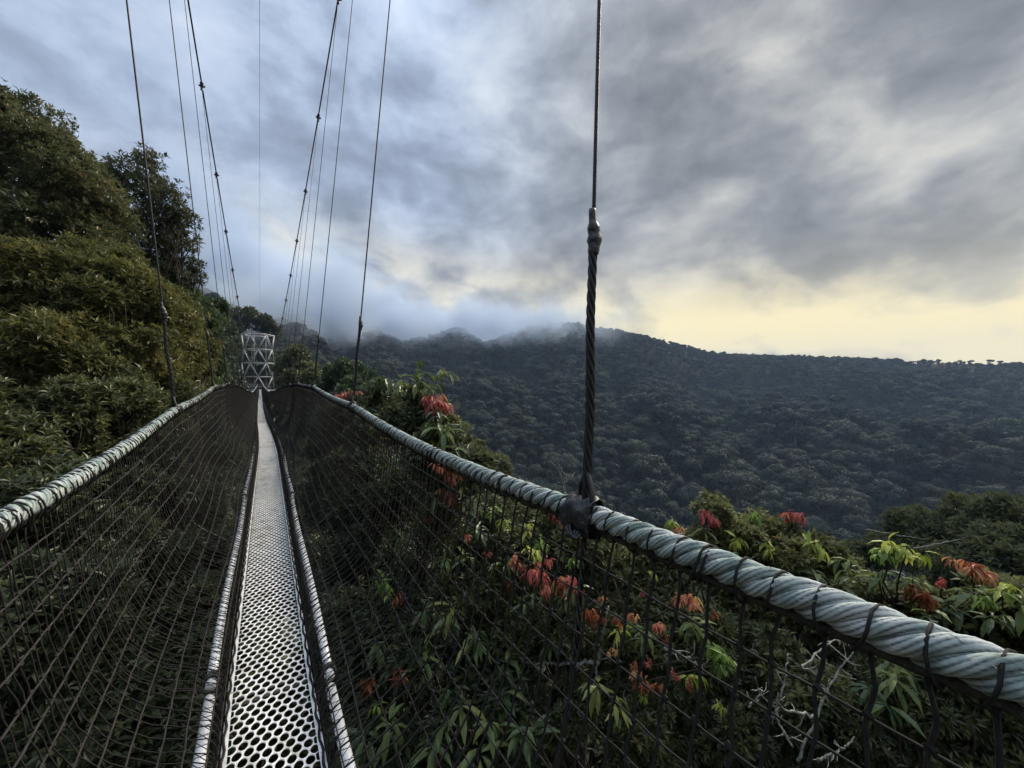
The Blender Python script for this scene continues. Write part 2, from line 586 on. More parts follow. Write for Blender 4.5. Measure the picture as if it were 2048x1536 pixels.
deck = thing('walkway_deck', 'narrow off-white perforated metal footway running to the tower', 'footbridge', (0, 0, -1.55))
k0 = 0
y0 = 2.30 - 2 * 3.46
while y0 < Y_T:
    y1 = y0 + PLEN
    a = np.array([float(deck_x(y0)), y0, float(deck_z(y0))])
    b = np.array([float(deck_x(y1)), y1, float(deck_z(y1))])
    d = b - a
    lev = 0 if y0 < 5 else (1 if y0 < 18 else 2)
    p = link('deck_panel', P_LOD[lev], deck, loc=tuple(a - np.array(deck.location)))
    p.rotation_euler = (math.atan2(d[2], math.hypot(d[0], d[1])), rng.normal(0, 0.006), -math.atan2(d[0], d[1]))
    if y0 < 60:
        for s in (-1, 1):
            e = link('panel_edge', E_MESH, p, loc=(s * 0.155, 0, 0))
            if s < 0:
                e.rotation_euler = (0, 0, 0)
                e.scale = (-1, 1, 1)
        for yy in (0, PLEN - .032):
            link('cross_bar', X_MESH, p, loc=(0, yy, -0.035))
    y0 += 3.46

# --- white edge tubes, one length per panel
k = 0
y0 = 2.05 - 3.46 * 2
while y0 < 60:
    for s in (-1, 1):
        ya, yb = y0 + (0.22 if s < 0 else 0.0), y0 + 3.40 + (0.22 if s < 0 else 0.0)
        yy = np.linspace(ya, yb, 12)
        off = 0.237 + 0.012 * rng.random()
        P = np.stack([deck_x(yy) + s * off + s * 0.006 * np.sin(yy * 2 + k), yy, deck_z(yy) + 0.075 + 0.018 * np.sin(np.linspace(0, np.pi, 12)) + rng.normal(0, 0.006)], -1)
        mb = MB()
        tube(mb, P, 0.0215, 14)
        link('edge_tube', mb.mesh('edge_tube', M_TUBE, True), deck)
        if y0 < 25:
            mb = MB()
            for q in range(3):
                aa = np.linspace(0, 2 * np.pi, 13)
                c0 = P[0] + np.array([0, 0.03 + 0.018 * q, 0])
                tube(mb, c0 + np.stack([np.cos(aa) * 0.031, 0.012 * np.sin(aa + q), np.sin(aa) * 0.031], -1), 0.007, 5, cap=False)
            tube(mb, curve_pts([P[0] + [0, .04, 0], P[0] + [-s * .04, .05, -.05], P[0] + [-s * .075, .03, -.09]], 8), 0.007, 5)
            link('tube_lashing', mb.mesh('tube_lashing', M_TAPE, True), deck)
    k += 1
    y0 += 3.46

# ------------------------------------------------------------------ handrail ropes
LAY = 0.196


def rope_strand(side, q, ys, sides, bumps, mb):
    """one of four helical strands, its surface grooved by yarns"""
    P = rail_pt(ys, side)
    s = np.concatenate([[0], np.cumsum(np.linalg.norm(np.diff(P, axis=0), axis=1))]) + (ys[0] + 6)
    T, A, B = frames(P)
    ph = 2 * np.pi * (s / LAY + q / 4.0) + 0.35 * np.sin(s * 1.3) + 0.2 * np.sin(s * 3.1)
    thick = 1 + 0.05 * np.sin(s * 2.3 + q) + 0.03 * np.sin(s * 7.1 + 2 * q)
    C = P + (np.cos(ph)[:, None] * A + np.sin(ph)[:, None] * B) * 0.0168
    a = np.arange(sides) * 2 * np.pi / sides
    tw = -2 * np.pi * s / 0.15
    bump = np.abs(np.sin(0.5 * bumps * (a[None] + tw[:, None])))
    jit = np.sin(31 * s[:, None] + 5 * np.floor((a[None] + tw[:, None]) * bumps / 6.283) * 1.7)
    fib = 0.0
    if bumps:
        tab = np.random.default_rng(40 + q + (10 if side > 0 else 0)).random((int((s[-1] + 1) / 0.022) + 4, 128)) - .5
        fa = ((a[None] + tw[:, None]) / (2 * np.pi) * 128) % 128
        fs = s / 0.022
        i0, i1 = np.floor(fa).astype(int) % 128, (np.floor(fa).astype(int) + 1) % 128
        j0 = np.floor(fs).astype(int)[:, None]
        u1, u2 = fa - np.floor(fa), (fs - np.floor(fs))[:, None]
        fib = (tab[j0, i0] * (1 - u1) + tab[j0, i1] * u1) * (1 - u2) + (tab[j0 + 1, i0] * (1 - u1) + tab[j0 + 1, i1] * u1) * u2
    r = 0.0144 * thick[:, None] * (1 + 0.075 * fib + (0.20 * bump ** .7 - 0.14 + 0.035 * jit if bumps else 0))
    v = C[:, None] + (np.cos(a)[None, :, None] * A[:, None] + np.sin(a)[None, :, None] * B[:, None]) * r[..., None]
    N = len(ys)
    i, j = np.meshgrid(np.arange(N - 1), np.arange(sides), indexing='ij')
    j2 = (j + 1) % sides
    f = np.stack([i * sides + j, i * sides + j2, (i + 1) * sides + j2, (i + 1) * sides + j], -1).reshape(-1, 4)
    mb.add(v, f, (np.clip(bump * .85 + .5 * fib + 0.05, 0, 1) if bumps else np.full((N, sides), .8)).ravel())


def ring_pts(y, side, rad, tilt, n_=14, drop=0.010, asp=1.15):
    c = rail_pt(np.array([y - 0.02, y, y + 0.02]), side)
    T, A, B = frames(c)
    a = np.linspace(0, 2 * np.pi, n_)
    return c[1] - np.array([0, 0, drop]) + np.cos(a)[:, None] * A[1] * rad + np.sin(a)[:, None] * B[1] * rad * asp + T[1] * (tilt * np.sin(a + 0.5) + tilt * 0.5 * np.cos(2 * a))[:, None]


ropes = {}
for side, word in ((1, 'right'), (-1, 'left')):
    lab = ('thick pale green-grey twisted rope handrail crossing the lower right below the thick dark hanger' if side > 0
           else 'thick pale twisted rope handrail running beside the olive-leaved trees')
    R = thing('rope_handrail', lab, 'handrail', rail_pt(np.array([0.0]), side)[0] , 'two rope handrails of the walkway')
    ropes[side] = R
    near0 = -1.0 if side > 0 else 0.8
    for q in range(4):
        mb = MB()
        rope_strand(side, q, np.arange(near0, 2.6, 0.0066), 48, 8, mb)
        rope_strand(side, q, np.arange(2.594, 7.0, 0.012), 21, 7, mb)
        rope_strand(side, q, np.arange(6.98, 25, 0.028), 8, 0, mb)
        rope_strand(side, q, np.arange(24.9, Y_T, 0.06), 5, 0, mb)
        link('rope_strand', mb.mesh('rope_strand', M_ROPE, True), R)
    # dark support cable lashed under the rope
    ys = np.concatenate([np.arange(near0 - .3, 10, 0.05), np.arange(10, Y_T, 0.5)])
    P = rail_pt(ys, side) + np.array([side * (0.004 if side > 0 else 0.008), 0, -0.036])
    mb = MB()
    tube(mb, P, 0.0125, 10)
    link('support_cable', mb.mesh('support_cable', M_TAPE, True), R)
    # tape wraps where the hangers take hold
    for hy in (HY_R if side > 0 else HY_L):
        if hy > 30:
            break
        ss = np.linspace(-0.056, 0.056, 22)
        P = rail_pt(hy + ss * (1.0 if hy < 2 else .7), side) - np.array([0, 0, 0.012])
        T, A, B = frames(P)
        a = np.arange(22) * 2 * np.pi / 22
        rad = 0.0405 + 0.009 * np.sin(np.linspace(0, np.pi, 22)) ** 0.5 * 0.4
        wr = 0.0035 * np.sin(3 * a[None] + 60 * ss[:, None]) + 0.003 * np.sin(7 * a[None] - 95 * ss[:, None]) + 0.004 * np.sin(a[None] * 2 + 30 * ss[:, None])
        rr = rad[:, None] + wr
        v = P[:, None] + (np.cos(a)[None, :, None] * A[:, None] + np.sin(a)[None, :, None] * B[:, None] * 1.27) * rr[..., None]
        i, j = np.meshgrid(np.arange(21), np.arange(22), indexing='ij')
        j2 = (j + 1) % 22
        mb = MB()
        mb.add(v, np.stack([i * 22 + j, i * 22 + j2, (i + 1) * 22 + j2, (i + 1) * 22 + j], -1).reshape(-1, 4))
        link('tape_wrap', mb.mesh('tape_wrap', M_TAPE, True), R)
    # frayed fibres
    if side > 0:
        mb = MB()
        for _ in range(90):
            y = 0.05 + 2.2 * rng.random() ** 1.5
            a = rng.uniform(0.3, 2.9)
            c = rail_pt(np.array([y - .01, y, y + .01]), side)
            T, A, B = frames(c)
            nrmv = math.cos(a) * A[1] + math.sin(a) * B[1]
            p0 = c[1] + nrmv * 0.029
            l = rng.uniform(0.006, 0.022)
            dv = nrm(nrmv * rng.uniform(.2, .8) + T[1] * rng.uniform(-1, 1))
            tube(mb, np.array([p0, p0 + dv * l * .6, p0 + dv * l + np.array([0, 0, -l * .25])]), 0.0005, 3)
        link('frayed_fibre', mb.mesh('frayed_fibre', M_ROPE), R, kind='stuff')

# ------------------------------------------------------------------ side nets
N_LONG = 14
# the net hangs almost straight down and turns in over the edge tube to the deck
_w = np.array([1, .97, .93, .875, .80, .70, .57, .41, .24, .12, .03, 0])
_h = np.array([1, .85, .7, .55, .43, .33, .26, .205, .165, .145, .11, 0])
NET_T = np.concatenate([[0], np.cumsum(np.hypot(np.diff(_w) * .53, np.diff(_h) * 1.13))])
NET_T, NET_W, NET_H = NET_T / NET_T[-1], _w, _h
for side in (1, -1):
    lab = ('black rope net below the right handrail, red and orange leaves behind it' if side > 0
           else 'dark rope net with long pale strands below the handrail beside the hillside trees')
    NTH = thing('side_net', lab, 'net', (float(deck_x(0.0)) + side * 0.17, 0, float(deck_z(0.0))), 'two side nets of the walkway')

    def net_pt(y, t):
        y, t = np.asarray(y, float), np.asarray(t, float)
        a = rail_pt(y, side) - np.array([0, 0, 0.045])
        b = np.stack([deck_x(y) + side * 0.178, y, deck_z(y) - 0.005], -1)
        wx = np.interp(t, NET_T, NET_W)
        hx = np.interp(t, NET_T, NET_H)
        p = np.empty(a.shape)
        bow = np.sin(np.pi * t) * (0.02 + 0.025 * np.sin(y * 1.84))
        p[..., 0] = b[..., 0] + (a[..., 0] - b[..., 0]) * wx - side * bow
        p[..., 1] = y
        p[..., 2] = b[..., 2] + (a[..., 2] - b[..., 2]) * hx
        return p

    # verticals
    y = 0.02 if side > 0 else 1.2
    ysv = []
    while y < Y_T - 0.3:
        ysv.append(y)
        y += (0.068 if side > 0 else 0.046) + rng.normal(0, 0.008)
    ysv = np.array(ysv)
    far = MB()
    for i, y in enumerate(ysv):
        if i < 190:
            K = 26
            t = np.linspace(0, 1, K)
            P = net_pt(y + 0.004 * np.sin(np.arange(K) * 2.2 + i) + 0.015 * t * np.sin(i * 1.7), t)
            P += rng.normal(0, 0.0016, P.shape)
            mb = MB()
            tube(mb, P, 0.0036 if side > 0 else 0.0022, 5)
            tube(mb, ring_pts(y, side, 0.0345 + rng.normal(0, .0012), rng.uniform(-0.022, 0.014)), 0.0028, 5, cap=False)
            if rng.random() < 0.15:
                tube(mb, ring_pts(y + 0.012, side, 0.036, rng.uniform(-0.02, 0.02)), 0.0034, 5, cap=False)
            link('net_strand', mb.mesh('net_strand', M_TWINE, True), NTH)
        else:
            t = np.array([0, .3, .55, .68, .8, .93, 1])
            P = net_pt(np.full(7, y), t)
            tube(far, P, 0.0026, 3, cap=False)
            if y < 40:
                tube(far, ring_pts(y, side, 0.035, rng.uniform(-0.01, 0.01), 9), 0.004, 3, cap=False)
    link('net_strand', far.mesh('far_net_strand', M_TWINE), NTH, kind='stuff')
    # long strands
    for k in range(1, N_LONG + 1):
        t = k / (N_LONG + 0.6)
        ys = np.concatenate([np.arange(0.0 if side > 0 else 0.6, 16, 0.074 / 2), np.arange(16, Y_T, 0.4)])
        wob = 0.0015 * np.sin(ys * 42 + k) * np.clip(1.4 - ys / 20, 0.1, 1)
        P = net_pt(ys, np.full(len(ys), t) + 0.006 * np.sin(ys * 1.9 + k * 2.1) + wob * 0.5)
        P += rng.normal(0, 0.0008, P.shape)
        mb = MB()
        tube(mb, P, 0.0032 if side < 0 else 0.0024, 5)
        link('long_net_strand', mb.mesh('long_net_strand', M_TWINE2 if side < 0 else M_TWINE, True), NTH)
    # knots
    kb = MB()
    ys = ysv[ysv < 9][::1 if side > 0 else 2]
    for k in range(1, N_LONG + 1):
        P = net_pt(ys, np.full(len(ys), k / (N_LONG + 0.6)))
        segs(kb, P - np.array([0, .005, .003]), P + np.array([0, .005, .003]), 0.0055 if side > 0 else 0.0042, 5)
    link('net_knot', kb.mesh('net_knot', M_TWINE), NTH, kind='stuff')
    # fine diamond mesh along the deck edge
    db = MB()
    yy = np.arange(0.2, 45, 0.05)
    for sg in (1, -1):
        A = net_pt(yy, np.full(len(yy), 1.0))
        Mid = net_pt(yy + sg * 0.075, np.full(len(yy), 0.90))
        B = net_pt(yy + sg * 0.15, np.full(len(yy), 0.80))
        segs(db, A, Mid, 0.0017, 3)
        segs(db, Mid, B, 0.0017, 3)
    link('fine_mesh', db.mesh('fine_mesh', M_TWINE), NTH, kind='stuff')
    # lacing cord along the deck edge
    ys = np.arange(0.3, 40, 0.03)
    P = net_pt(ys, np.full(len(ys), 0.995))
    P[:, 0] -= side * (0.010 + 0.004 * np.sin(ys * 40 + 3 * np.sin(ys * 3.1)))
    P[:, 2] += 0.010 + 0.004 * np.cos(ys * 37)
    mb = MB()
    tube(mb, P, 0.0055, 5)
    link('lacing_cord', mb.mesh('lacing_cord', M_TWINE, True), NTH)

# ------------------------------------------------------------------ main cables, hangers, overhead wire
ORD = ['first', 'second', 'third', 'fourth', 'fifth', 'sixth', 'seventh', 'eighth', 'ninth', 'tenth', 'eleventh', 'twelfth', 'thirteenth', 'fourteenth',
       'fifteenth', 'sixteenth', 'seventeenth', 'eighteenth', 'nineteenth', 'twentieth', 'twenty-first', 'twenty-second', 'twenty-third', 'twenty-fourth',
       'twenty-fifth', 'twenty-sixth', 'twenty-seventh']


def twisted(mb, P, r, n_strands, lay, sides=6, tint=.5):
    s = np.concatenate([[0], np.cumsum(np.linalg.norm(np.diff(P, axis=0), axis=1))])
    T, A, B = frames(P)
    for q in range(n_strands):
        ph = 2 * np.pi * (s / lay + q / n_strands)
        tube(mb, P + (np.cos(ph)[:, None] * A + np.sin(ph)[:, None] * B) * r * .55, r * .52, sides, tint)


for side in (1, -1):
    word = 'right' if side > 0 else 'left'
    C = thing('main_cable', f'heavy dark suspension cable with clamps sloping down to the tower, {word} one of two', 'cable', main_cable(np.array([Y_T]), side)[0], 'two main suspension cables')
    ys = np.concatenate([np.linspace(-8, 40, 90), np.linspace(41, Y_T, 60)])
    mb = MB()
    tube(mb, main_cable(ys, side), 0.019, 8)
    link('cable_rope', mb.mesh('cable_rope', M_CABLE, True), C)
    HY = HY_R if side > 0 else HY_L
    for k, hy in enumerate(HY):
        if side < 0 and k == 0:
            continue
        ytop = hy + (0.85 if k == 0 else 0.05)
        top = main_cable(np.array([ytop]), side)[0]
        bot = rail_pt(np.array([hy]), side)[0] + np.array([side * 0.01, 0, 0.03])
        if hy < 45:
            cl = MB()
            tube(cl, np.array([top + [0, -.06, .012], top + [0, .06, .012]]), 0.046, 8)
            tube(cl, np.array([top + [0.028, -.02, .02], top + [.032, -.02, -.09]]), 0.013, 6)
            tube(cl, np.array([top + [-0.028, .02, .02], top + [-.032, .02, -.075]]), 0.013, 6)
            tube(cl, np.array([top + [0, 0, -.02], top + [0, 0, -.16]]), [0.026, 0.036], 6)
            tube(cl, np.array([top + [-.075, 0, -.035], top + [.08, 0, -.035]]), 0.026, 6)
            link('cable_clamp', cl.mesh('cable_clamp', M_CLAMP), C)
        if k == 0:
            lab = 'thick dark twisted hanger cable with a taped splice, standing nearest to the photographer'
        else:
            lab = f'{ORD[k - (0 if side > 0 else 1)]} thin dark hanger wire along the {word} handrail, counted towards the tower'
        H = thing('hanger_wire', lab, 'cable', bot, f'hanger wires of the {word} handrail')
        dv = top - bot
        L = np.linalg.norm(dv)
        dvn = dv / L
        mb = MB()
        sp = 0.80
        r = 0.0066
        if k < 4:
            n_ = 160 if k == 0 else 60
            P = bot + dvn * np.linspace(sp * .9, min(L, 4.0 if k == 0 else L), n_ * 2)[:, None]
            if k == 0:
                twisted(mb, P, r, 5, 0.07, 5)
                P = bot + dvn * np.linspace(4.0, L, 30)[:, None]
            tube(mb, P, r, 8)
        else:
            tube(mb, np.array([bot, bot + dv * .5, top - [0, 0, .1]]), r if hy < 40 else 0.005, 5)
        link('wire', mb.mesh('wire', M_CABLE, True), H)
        if hy < 45:
            # the doubled-back, twisted lower end and its taped splice
            mb = MB()
            ss = np.linspace(0.0, sp, 90 if k == 0 else 40)
            wob = np.stack([0.006 * np.sin(ss * 9), 0.004 * np.cos(ss * 7), 0 * ss], -1) * np.sin(ss / sp * np.pi)[:, None]
            P = bot + dvn * ss[:, None] + wob
            twisted(mb, P, 0.0135, 4, 0.17, 6)
            # loop spreading round the rail
            for sx in (-1, 1):
                a0 = bot + dvn * 0.085
                tube(mb, curve_pts([a0, bot + np.array([side * .012 * sx, sx * .038, .03]), bot + np.array([side * .03 * sx, sx * .055, -.035]), bot + np.array([0, sx * .03, -.10])], 16), 0.0085, 6)
            link('twisted_end', mb.mesh('twisted_end', M_CABLE, True), H)
            mb = MB()
            ss = np.linspace(0, 1, 16)
            P = bot + dvn * (sp - .055 + ss[:, None] * .15) + np.stack([0.006 * np.sin(ss * 5), 0 * ss, 0 * ss], -1)
            tube(mb, P, 0.0115 + 0.010 * np.sin(np.clip(ss * 1.35, 0, 1) * np.pi) ** .6 * (1 + .25 * np.sin(ss * 23)), 9)
            link('splice_tape', mb.mesh('splice_tape', M_TAPE, True), H)
            # strap from the rail down under the deck
            mb = MB()
            dk = np.array([float(deck_x(hy)) + side * 0.20, hy, float(deck_z(hy)) - 0.03])
            st = bot - np.array([0, 0, .06])
            P = curve_pts([st, st * .55 + dk * .45 + np.array([side * 0.20, 0, 0]), st * .2 + dk * .8 + np.array([side * .28, 0, 0]), dk + np.array([side * .12, 0, 0.03]), dk, dk + np.array([-side * .1, 0, -.05])], 48)
            twisted(mb, P, 0.0105, 3, 0.12, 6)
            link('down_strap', mb.mesh('down_strap', M_TAPE, True), H)
            if k == 0:
                mb = MB()
                for q in range(4):
                    aa = np.linspace(-0.4, 2.6, 14) + q
                    c0 = bot + np.array([-.02, .0 + q * .012, -.03])
                    tube(mb, c0 + np.stack([-0.045 * np.sin(aa), 0.03 * np.cos(aa * 1.4), -0.05 * np.abs(np.sin(aa * .9)) - .01], -1), 0.006, 5)
                link('loose_binding', mb.mesh('loose_binding', M_TAPE, True), H)

ow = thing('overhead_wire', 'single very thin wire hanging straight up the middle above the tower', 'wire', (0.03, Y_T, 9.2))
ys = np.linspace(-4, Y_T, 80)
mb = MB()
tube(mb, np.stack([0.02 + 0 * ys + 0.05 * (1 - ys / Y_T), ys, 9.3 + 6.5 * (1 - ys / Y_T) ** 1.6 * 1.0 - 1.6 * np.sin(np.pi * np.clip(ys / Y_T, 0, 1))], -1), 0.0065, 5)
link('wire', mb.mesh('overhead_wire', M_CABLE, True), ow)

# ------------------------------------------------------------------ lattice tower
TW = thing('lattice_tower', 'pale grey six-sided steel lattice tower at the far end of the walkway', 'tower', (0.03, Y_T + 2.4, -14))
levels = [9.0, 6.05, 3.35, 0.62, -2.1, -4.9, -7.8, -10.8, -14.2]
rings = []
for i, z in enumerate(levels):
    Rr = 2.75
    off = 0.0 if i % 2 == 0 else math.pi / 6
    rings.append(np.array([[-0.28 + Rr * math.cos(off + q * math.pi / 3), Y_T + 2.4 + Rr * math.sin(off + q * math.pi / 3), z] for q in range(6)]))


def beam(a, b, r, nm='beam'):
    mb = MB()
    tube(mb, np.array([a, (np.asarray(a) + b) / 2, b]), r, 8)
    link(nm, mb.mesh(nm, M_STEEL, True), TW)


for i, Rg in enumerate(rings):
    for q in range(6):
        a, b = Rg[q], Rg[(q + 1) % 6]
        ymid = (a[1] + b[1]) / 2
        if levels[i] == -2.1 and ymid < Y_T + 1.2 and abs(a[0] + b[0]) < .6:
            continue
        # the two rear thirds carry lighter members
        beam(a, b, 0.12 if ymid < Y_T + 2.5 or i == 0 else 0.04)
        if i + 1 < len(rings):
            nx = rings[i + 1]
            for kk in ((q, (q - 1) % 6) if i % 2 == 0 else (q, (q + 1) % 6)):
                c = nx[kk]
                ym = (a[1] + c[1]) / 2
                beam(a, c, 0.115 if ym < Y_T + 2.5 else 0.035, 'diagonal')
# joint balls at the crossings, platform and guard rings at deck level
mb = MB()
for Rg in rings[:5]:
    for p in Rg:
        tube(mb, np.array([p + [0, 0, -.14], p + [0, 0, -.1], p, p + [0, 0, .1], p + [0, 0, .14]]), [.06, .13, .16, .13, .06], 8)
link('node_joint', mb.mesh('node_joint', M_STEEL, True), TW)
for z, r in ((-1.98, 0.05), (-1.35, 0.03), (-0.85, 0.03)):
    a = np.linspace(0, 2 * np.pi, 25) + math.pi * 1.56
    a = a[2:-1]
    mb = MB()
    tube(mb, np.stack([-0.28 + 2.2 * np.cos(a), Y_T + 2.4 + 2.2 * np.sin(a), np.full(len(a), z)], -1), r, 6)
    link('guard_ring', mb.mesh('guard_ring', M_STEEL, True), TW)
mb = MB()
a = np.arange(24) * 2 * np.pi / 24
v = np.concatenate([np.stack([-0.28 + 2.2 * np.cos(a), Y_T + 2.4 + 2.2 * np.sin(a), np.full(24, z)], -1) for z in (-2.02, -2.08)])
j = np.arange(24)
mb.add(v, np.stack([j, (j + 1) % 24, 24 + (j + 1) % 24, 24 + j], -1))
kk = np.arange(1, 23)
mb.more(np.stack([0 * kk, kk, kk + 1], -1))
mb.more(np.stack([24 + 0 * kk, 24 + kk + 1, 24 + kk], -1))
link('platform', mb.mesh('platform', M_STEEL), TW)
for x in (-0.95, 1.05):
    beam(np.array([x, Y_T + 1.5, 8.9]), np.array([x, Y_T + 1.5, -2.0]), 0.04, 'suspension_rod')

# ------------------------------------------------------------------ terrain
SKY = [(-400, 470), (0, 480), (300, 515), (380, 548), (450, 585), (520, 622), (560, 612), (600, 602), (650, 625), (700, 676), (745, 645), (800, 676), (870, 660), (920, 646), (965, 678),
       (1060, 646), (1130, 636), (1200, 647), (1300, 668), (1420, 697), (1500, 703), (1600, 706), (1800, 711), (2048, 714), (2500, 718)]
_u = (np.array([p[0] for p in SKY]) - 1024) / F
_th = PHI + np.arctan(_u)
_te = (760 - np.array([p[1] for p in SKY])) / F * np.cos(np.arctan(_u))     # tangent of the skyline's elevation
_rd = np.interp([p[0] for p in SKY], [-400, 300, 520, 560, 700, 1130, 1400, 1700, 2500], [200, 260, 340, 400, 520, 600, 760, 860, 860])


def terrain(x, y):
    x, y = np.asarray(x, float), np.asarray(y, float)
    r = np.hypot(x, y)
    th = np.arctan2(x, y)
    # far side of the valley
    te = np.interp(th, _th, _te)
    rd = np.interp(th, _th, _rd)
    zr = te * rd - 9.5
    base_r = np.interp(th, [-0.4, -0.02, 0.15, 0.5, 1.3], [60, 110, 150, 190, 215])
    base_z = np.interp(th, [-0.4, -0.02, 0.15, 0.5, 1.3], [-10, -22, -52, -82, -95])
    s = (r - base_r) / (rd - base_r)
    up = np.clip(s, 0, 1)
    prof = up ** 0.85 * (1 - 0.12 * np.sin(up * np.pi))
    zf = base_z + (zr - base_z) * prof
    zf = np.where(s > 1, zr - (r - rd) * 0.25, zf)
    zf = zf + 44 * fbm(x / 130, y / 130, 4) * np.clip(s * 3, 0, 1) * np.clip((1.0 - s) * 4 , 0.05, 1)
    gully = np.abs(np.sin(th * 13 + 0.004 * r + 2.0 * fbm(x / 160 + 9, y / 160, 2)))
    zf = zf - 24 * (1 - gully) ** 2 * np.clip(s * 3, 0, 1) * np.clip((1 - s) * 3, 0, 1)
    zf = np.where(s < 0, base_z, zf)
    # near ravine side
    zl = -7.5 - 0.30 * np.clip(x, -3, 2) + np.where(x < -3, 0.85 * (-3 - x), 0) - np.where(x > 2, 0.62 * (x - 2), 0)
    zl = zl + 2.0 * fbm(x / 14, y / 14, 3) - 1.0 * np.sin(np.clip(y / 92, 0, 1) * np.pi) * 6
    zl = np.minimum(zl, 70)
    w = 1 / (1 + np.exp(-np.clip((r - 105) / 14, -40, 40)))
    wl = 1 / (1 + np.exp(-np.clip((-x - 2) / 6, -40, 40)))        # the left slope carries on further
    near = zl
    z = near * (1 - w) + zf * w
    z = np.where(r < 115, np.maximum(z, -96), z)
    return z


# ground as one sheet: fine close by, coarser towards the horizon
gx = np.concatenate([-np.geomspace(2200, 70, 34), np.arange(-66, 70, 4), np.geomspace(70, 2200, 110)])
gy = np.concatenate([-np.geomspace(1200, 60, 14), np.arange(-56, 130, 4), np.geomspace(132, 2400, 110)])
GX, GY = np.meshgrid(gx, gy, indexing='ij')
GZ = terrain(GX, GY)
mb = MB()
ni, nj = GX.shape
i, j = np.meshgrid(np.arange(ni - 1), np.arange(nj - 1), indexing='ij')
mb.add(np.stack([GX, GY, GZ], -1), np.stack([i * nj + j, (i + 1) * nj + j, (i + 1) * nj + j + 1, i * nj + j + 1], -1).reshape(-1, 4))
link('terrain', mb.mesh('terrain', M_SOIL, True), kind='structure')

# ------------------------------------------------------------------ foliage tools
LEAF2 = (np.array([[0, 0, 0], [.45, .5, .07], [1, 0, -.10], [.45, -.5, .07]]), np.array([[0, 2, 1], [0, 3, 2]]))
LEAF8 = (np.array([[0, 0, 0], [.3, .42, .05], [.3, 0, .0], [.3, -.42, .05], [.68, .40, -.05], [.68, 0, -.11], [.68, -.40, -.05], [1, 0, -.32]]),
         np.array([[0, 2, 1], [0, 3, 2], [1, 2, 5], [1, 5, 4], [2, 3, 6], [2, 6, 5], [4, 5, 7], [5, 6, 7]]))


def leaves(mb, O, Dv, U, ln, wd, tint, tmpl=LEAF2):
    tv, tf = tmpl
    Dv = nrm(Dv)
    Sd = nrm(np.cross(Dv, U))
    Un = np.cross(Sd, Dv)
    v = (O[:, None] + Dv[:, None] * (tv[None, :, 0:1] * ln[:, None, None]) + Sd[:, None] * (tv[None, :, 1:2] * wd[:, None, None])
         + Un[:, None] * (tv[None, :, 2:3] * ln[:, None, None]))
    f = (np.arange(len(O)) * len(tv))[:, None, None] + tf[None]
    mb.add(v.reshape(-1, 3), f.reshape(-1, 3), np.repeat(tint, len(tv)))


def rsphere(k):
    return nrm(rng.normal(size=(k, 3)))


def rosettes(mb, C, axis, per, ln, wd, tint, droop=0.0, tmpl=LEAF2, spread=(0.5, 1.25)):
    """sprays of leaves round twig ends C with twig direction axis"""
    k = len(C)
    ax = nrm(axis)
    u = nrm(np.cross(ax, rsphere(k)))
    w = np.cross(ax, u)
    an = (np.arange(per)[None] / per * 2 * np.pi + rng.random((k, 1)) * 6.28 + rng.normal(0, 0.5, (k, per)))
    sp = rng.uniform(*spread, (k, per))
    d = np.cos(sp)[..., None] * ax[:, None] + np.sin(sp)[..., None] * (np.cos(an)[..., None] * u[:, None] + np.sin(an)[..., None] * w[:, None])
    d[..., 2] -= droop * rng.uniform(.5, 1.2, (k, per))
    O = C[:, None] + ax[:, None] * (rng.random((k, per, 1)) * ln * 0.45) + d * ln * 0.08
    l = ln * rng.uniform(0.45, 1.25, (k, per))
    tt = np.clip(np.broadcast_to(np.asarray(tint, float).reshape(-1, 1), (k, per)) + rng.normal(0, 0.10, (k, per)), 0, 1)
    U = np.broadcast_to((ax * .6 + np.array([0, 0, 1.0]))[:, None], d.shape)
    leaves(mb, O.reshape(-1, 3), d.reshape(-1, 3), U.reshape(-1, 3), l.ravel(), (l * wd / ln).ravel(), tt.ravel(), tmpl)


def lumpy(d, seed):
    """uneven radius factor for direction d on a lobe"""
    p = np.array([[1.7, 2.3, 1.1], [3.1, -1.9, 2.7], [-2.2, 3.7, 3.3], [5.3, 4.1, -4.7]])
    s = np.sin(d @ p.T * 1.6 + seed)
    return 0.87 + 0.10 * s[..., 0] + 0.08 * s[..., 1] + 0.07 * s[..., 2] + 0.05 * s[..., 3]


def crown(mb, lobes, ln, wd, cover, per=7, tbase=0.45, tvar=0.2, gaps=0.25, droop=0.0, tmpl=LEAF2, flat=0.85):
    for li, (c, r) in enumerate(lobes):
        k = int(cover * 4 * math.pi * r * r / (ln * wd * 0.55 * per))
        k = max(k, 6)
        d = rsphere(k)
        sd = li * 1.9
        # clumps: keep where a coarse wave pattern is high
        clump = np.sin(d @ np.array([4.1, 1.3, 2.2]) * 2.1 + sd) * np.sin(d @ np.array([-1.7, 3.9, 2.9]) * 2.3 + sd * 2) + 0.5 * np.sin(d @ np.array([6.1, -5.3, 4.4]) + sd)
        rad = r * lumpy(d, sd) * (1 - 0.40 * rng.random(k) ** 1.8)
        rad = rad * (1 + 0.40 * rng.random(k) ** 6)
        keep = (clump > -1.2 + gaps) | (rng.random(k) < 0.25)
        d, rad, clump = d[keep], rad[keep], clump[keep]
        P = c + d * rad[:, None] * np.array([1, 1, flat])
        ax = d * 0.8 + np.array([0, 0, 0.55]) + rng.normal(0, 0.35, d.shape)
        tint = np.clip(tbase + tvar * rng.normal(0, 0.6, len(d)) + 0.10 * clump + rng.normal(0, 0.06), 0, 1)
        rosettes(mb, P, ax, per, ln, wd, tint, droop, tmpl)


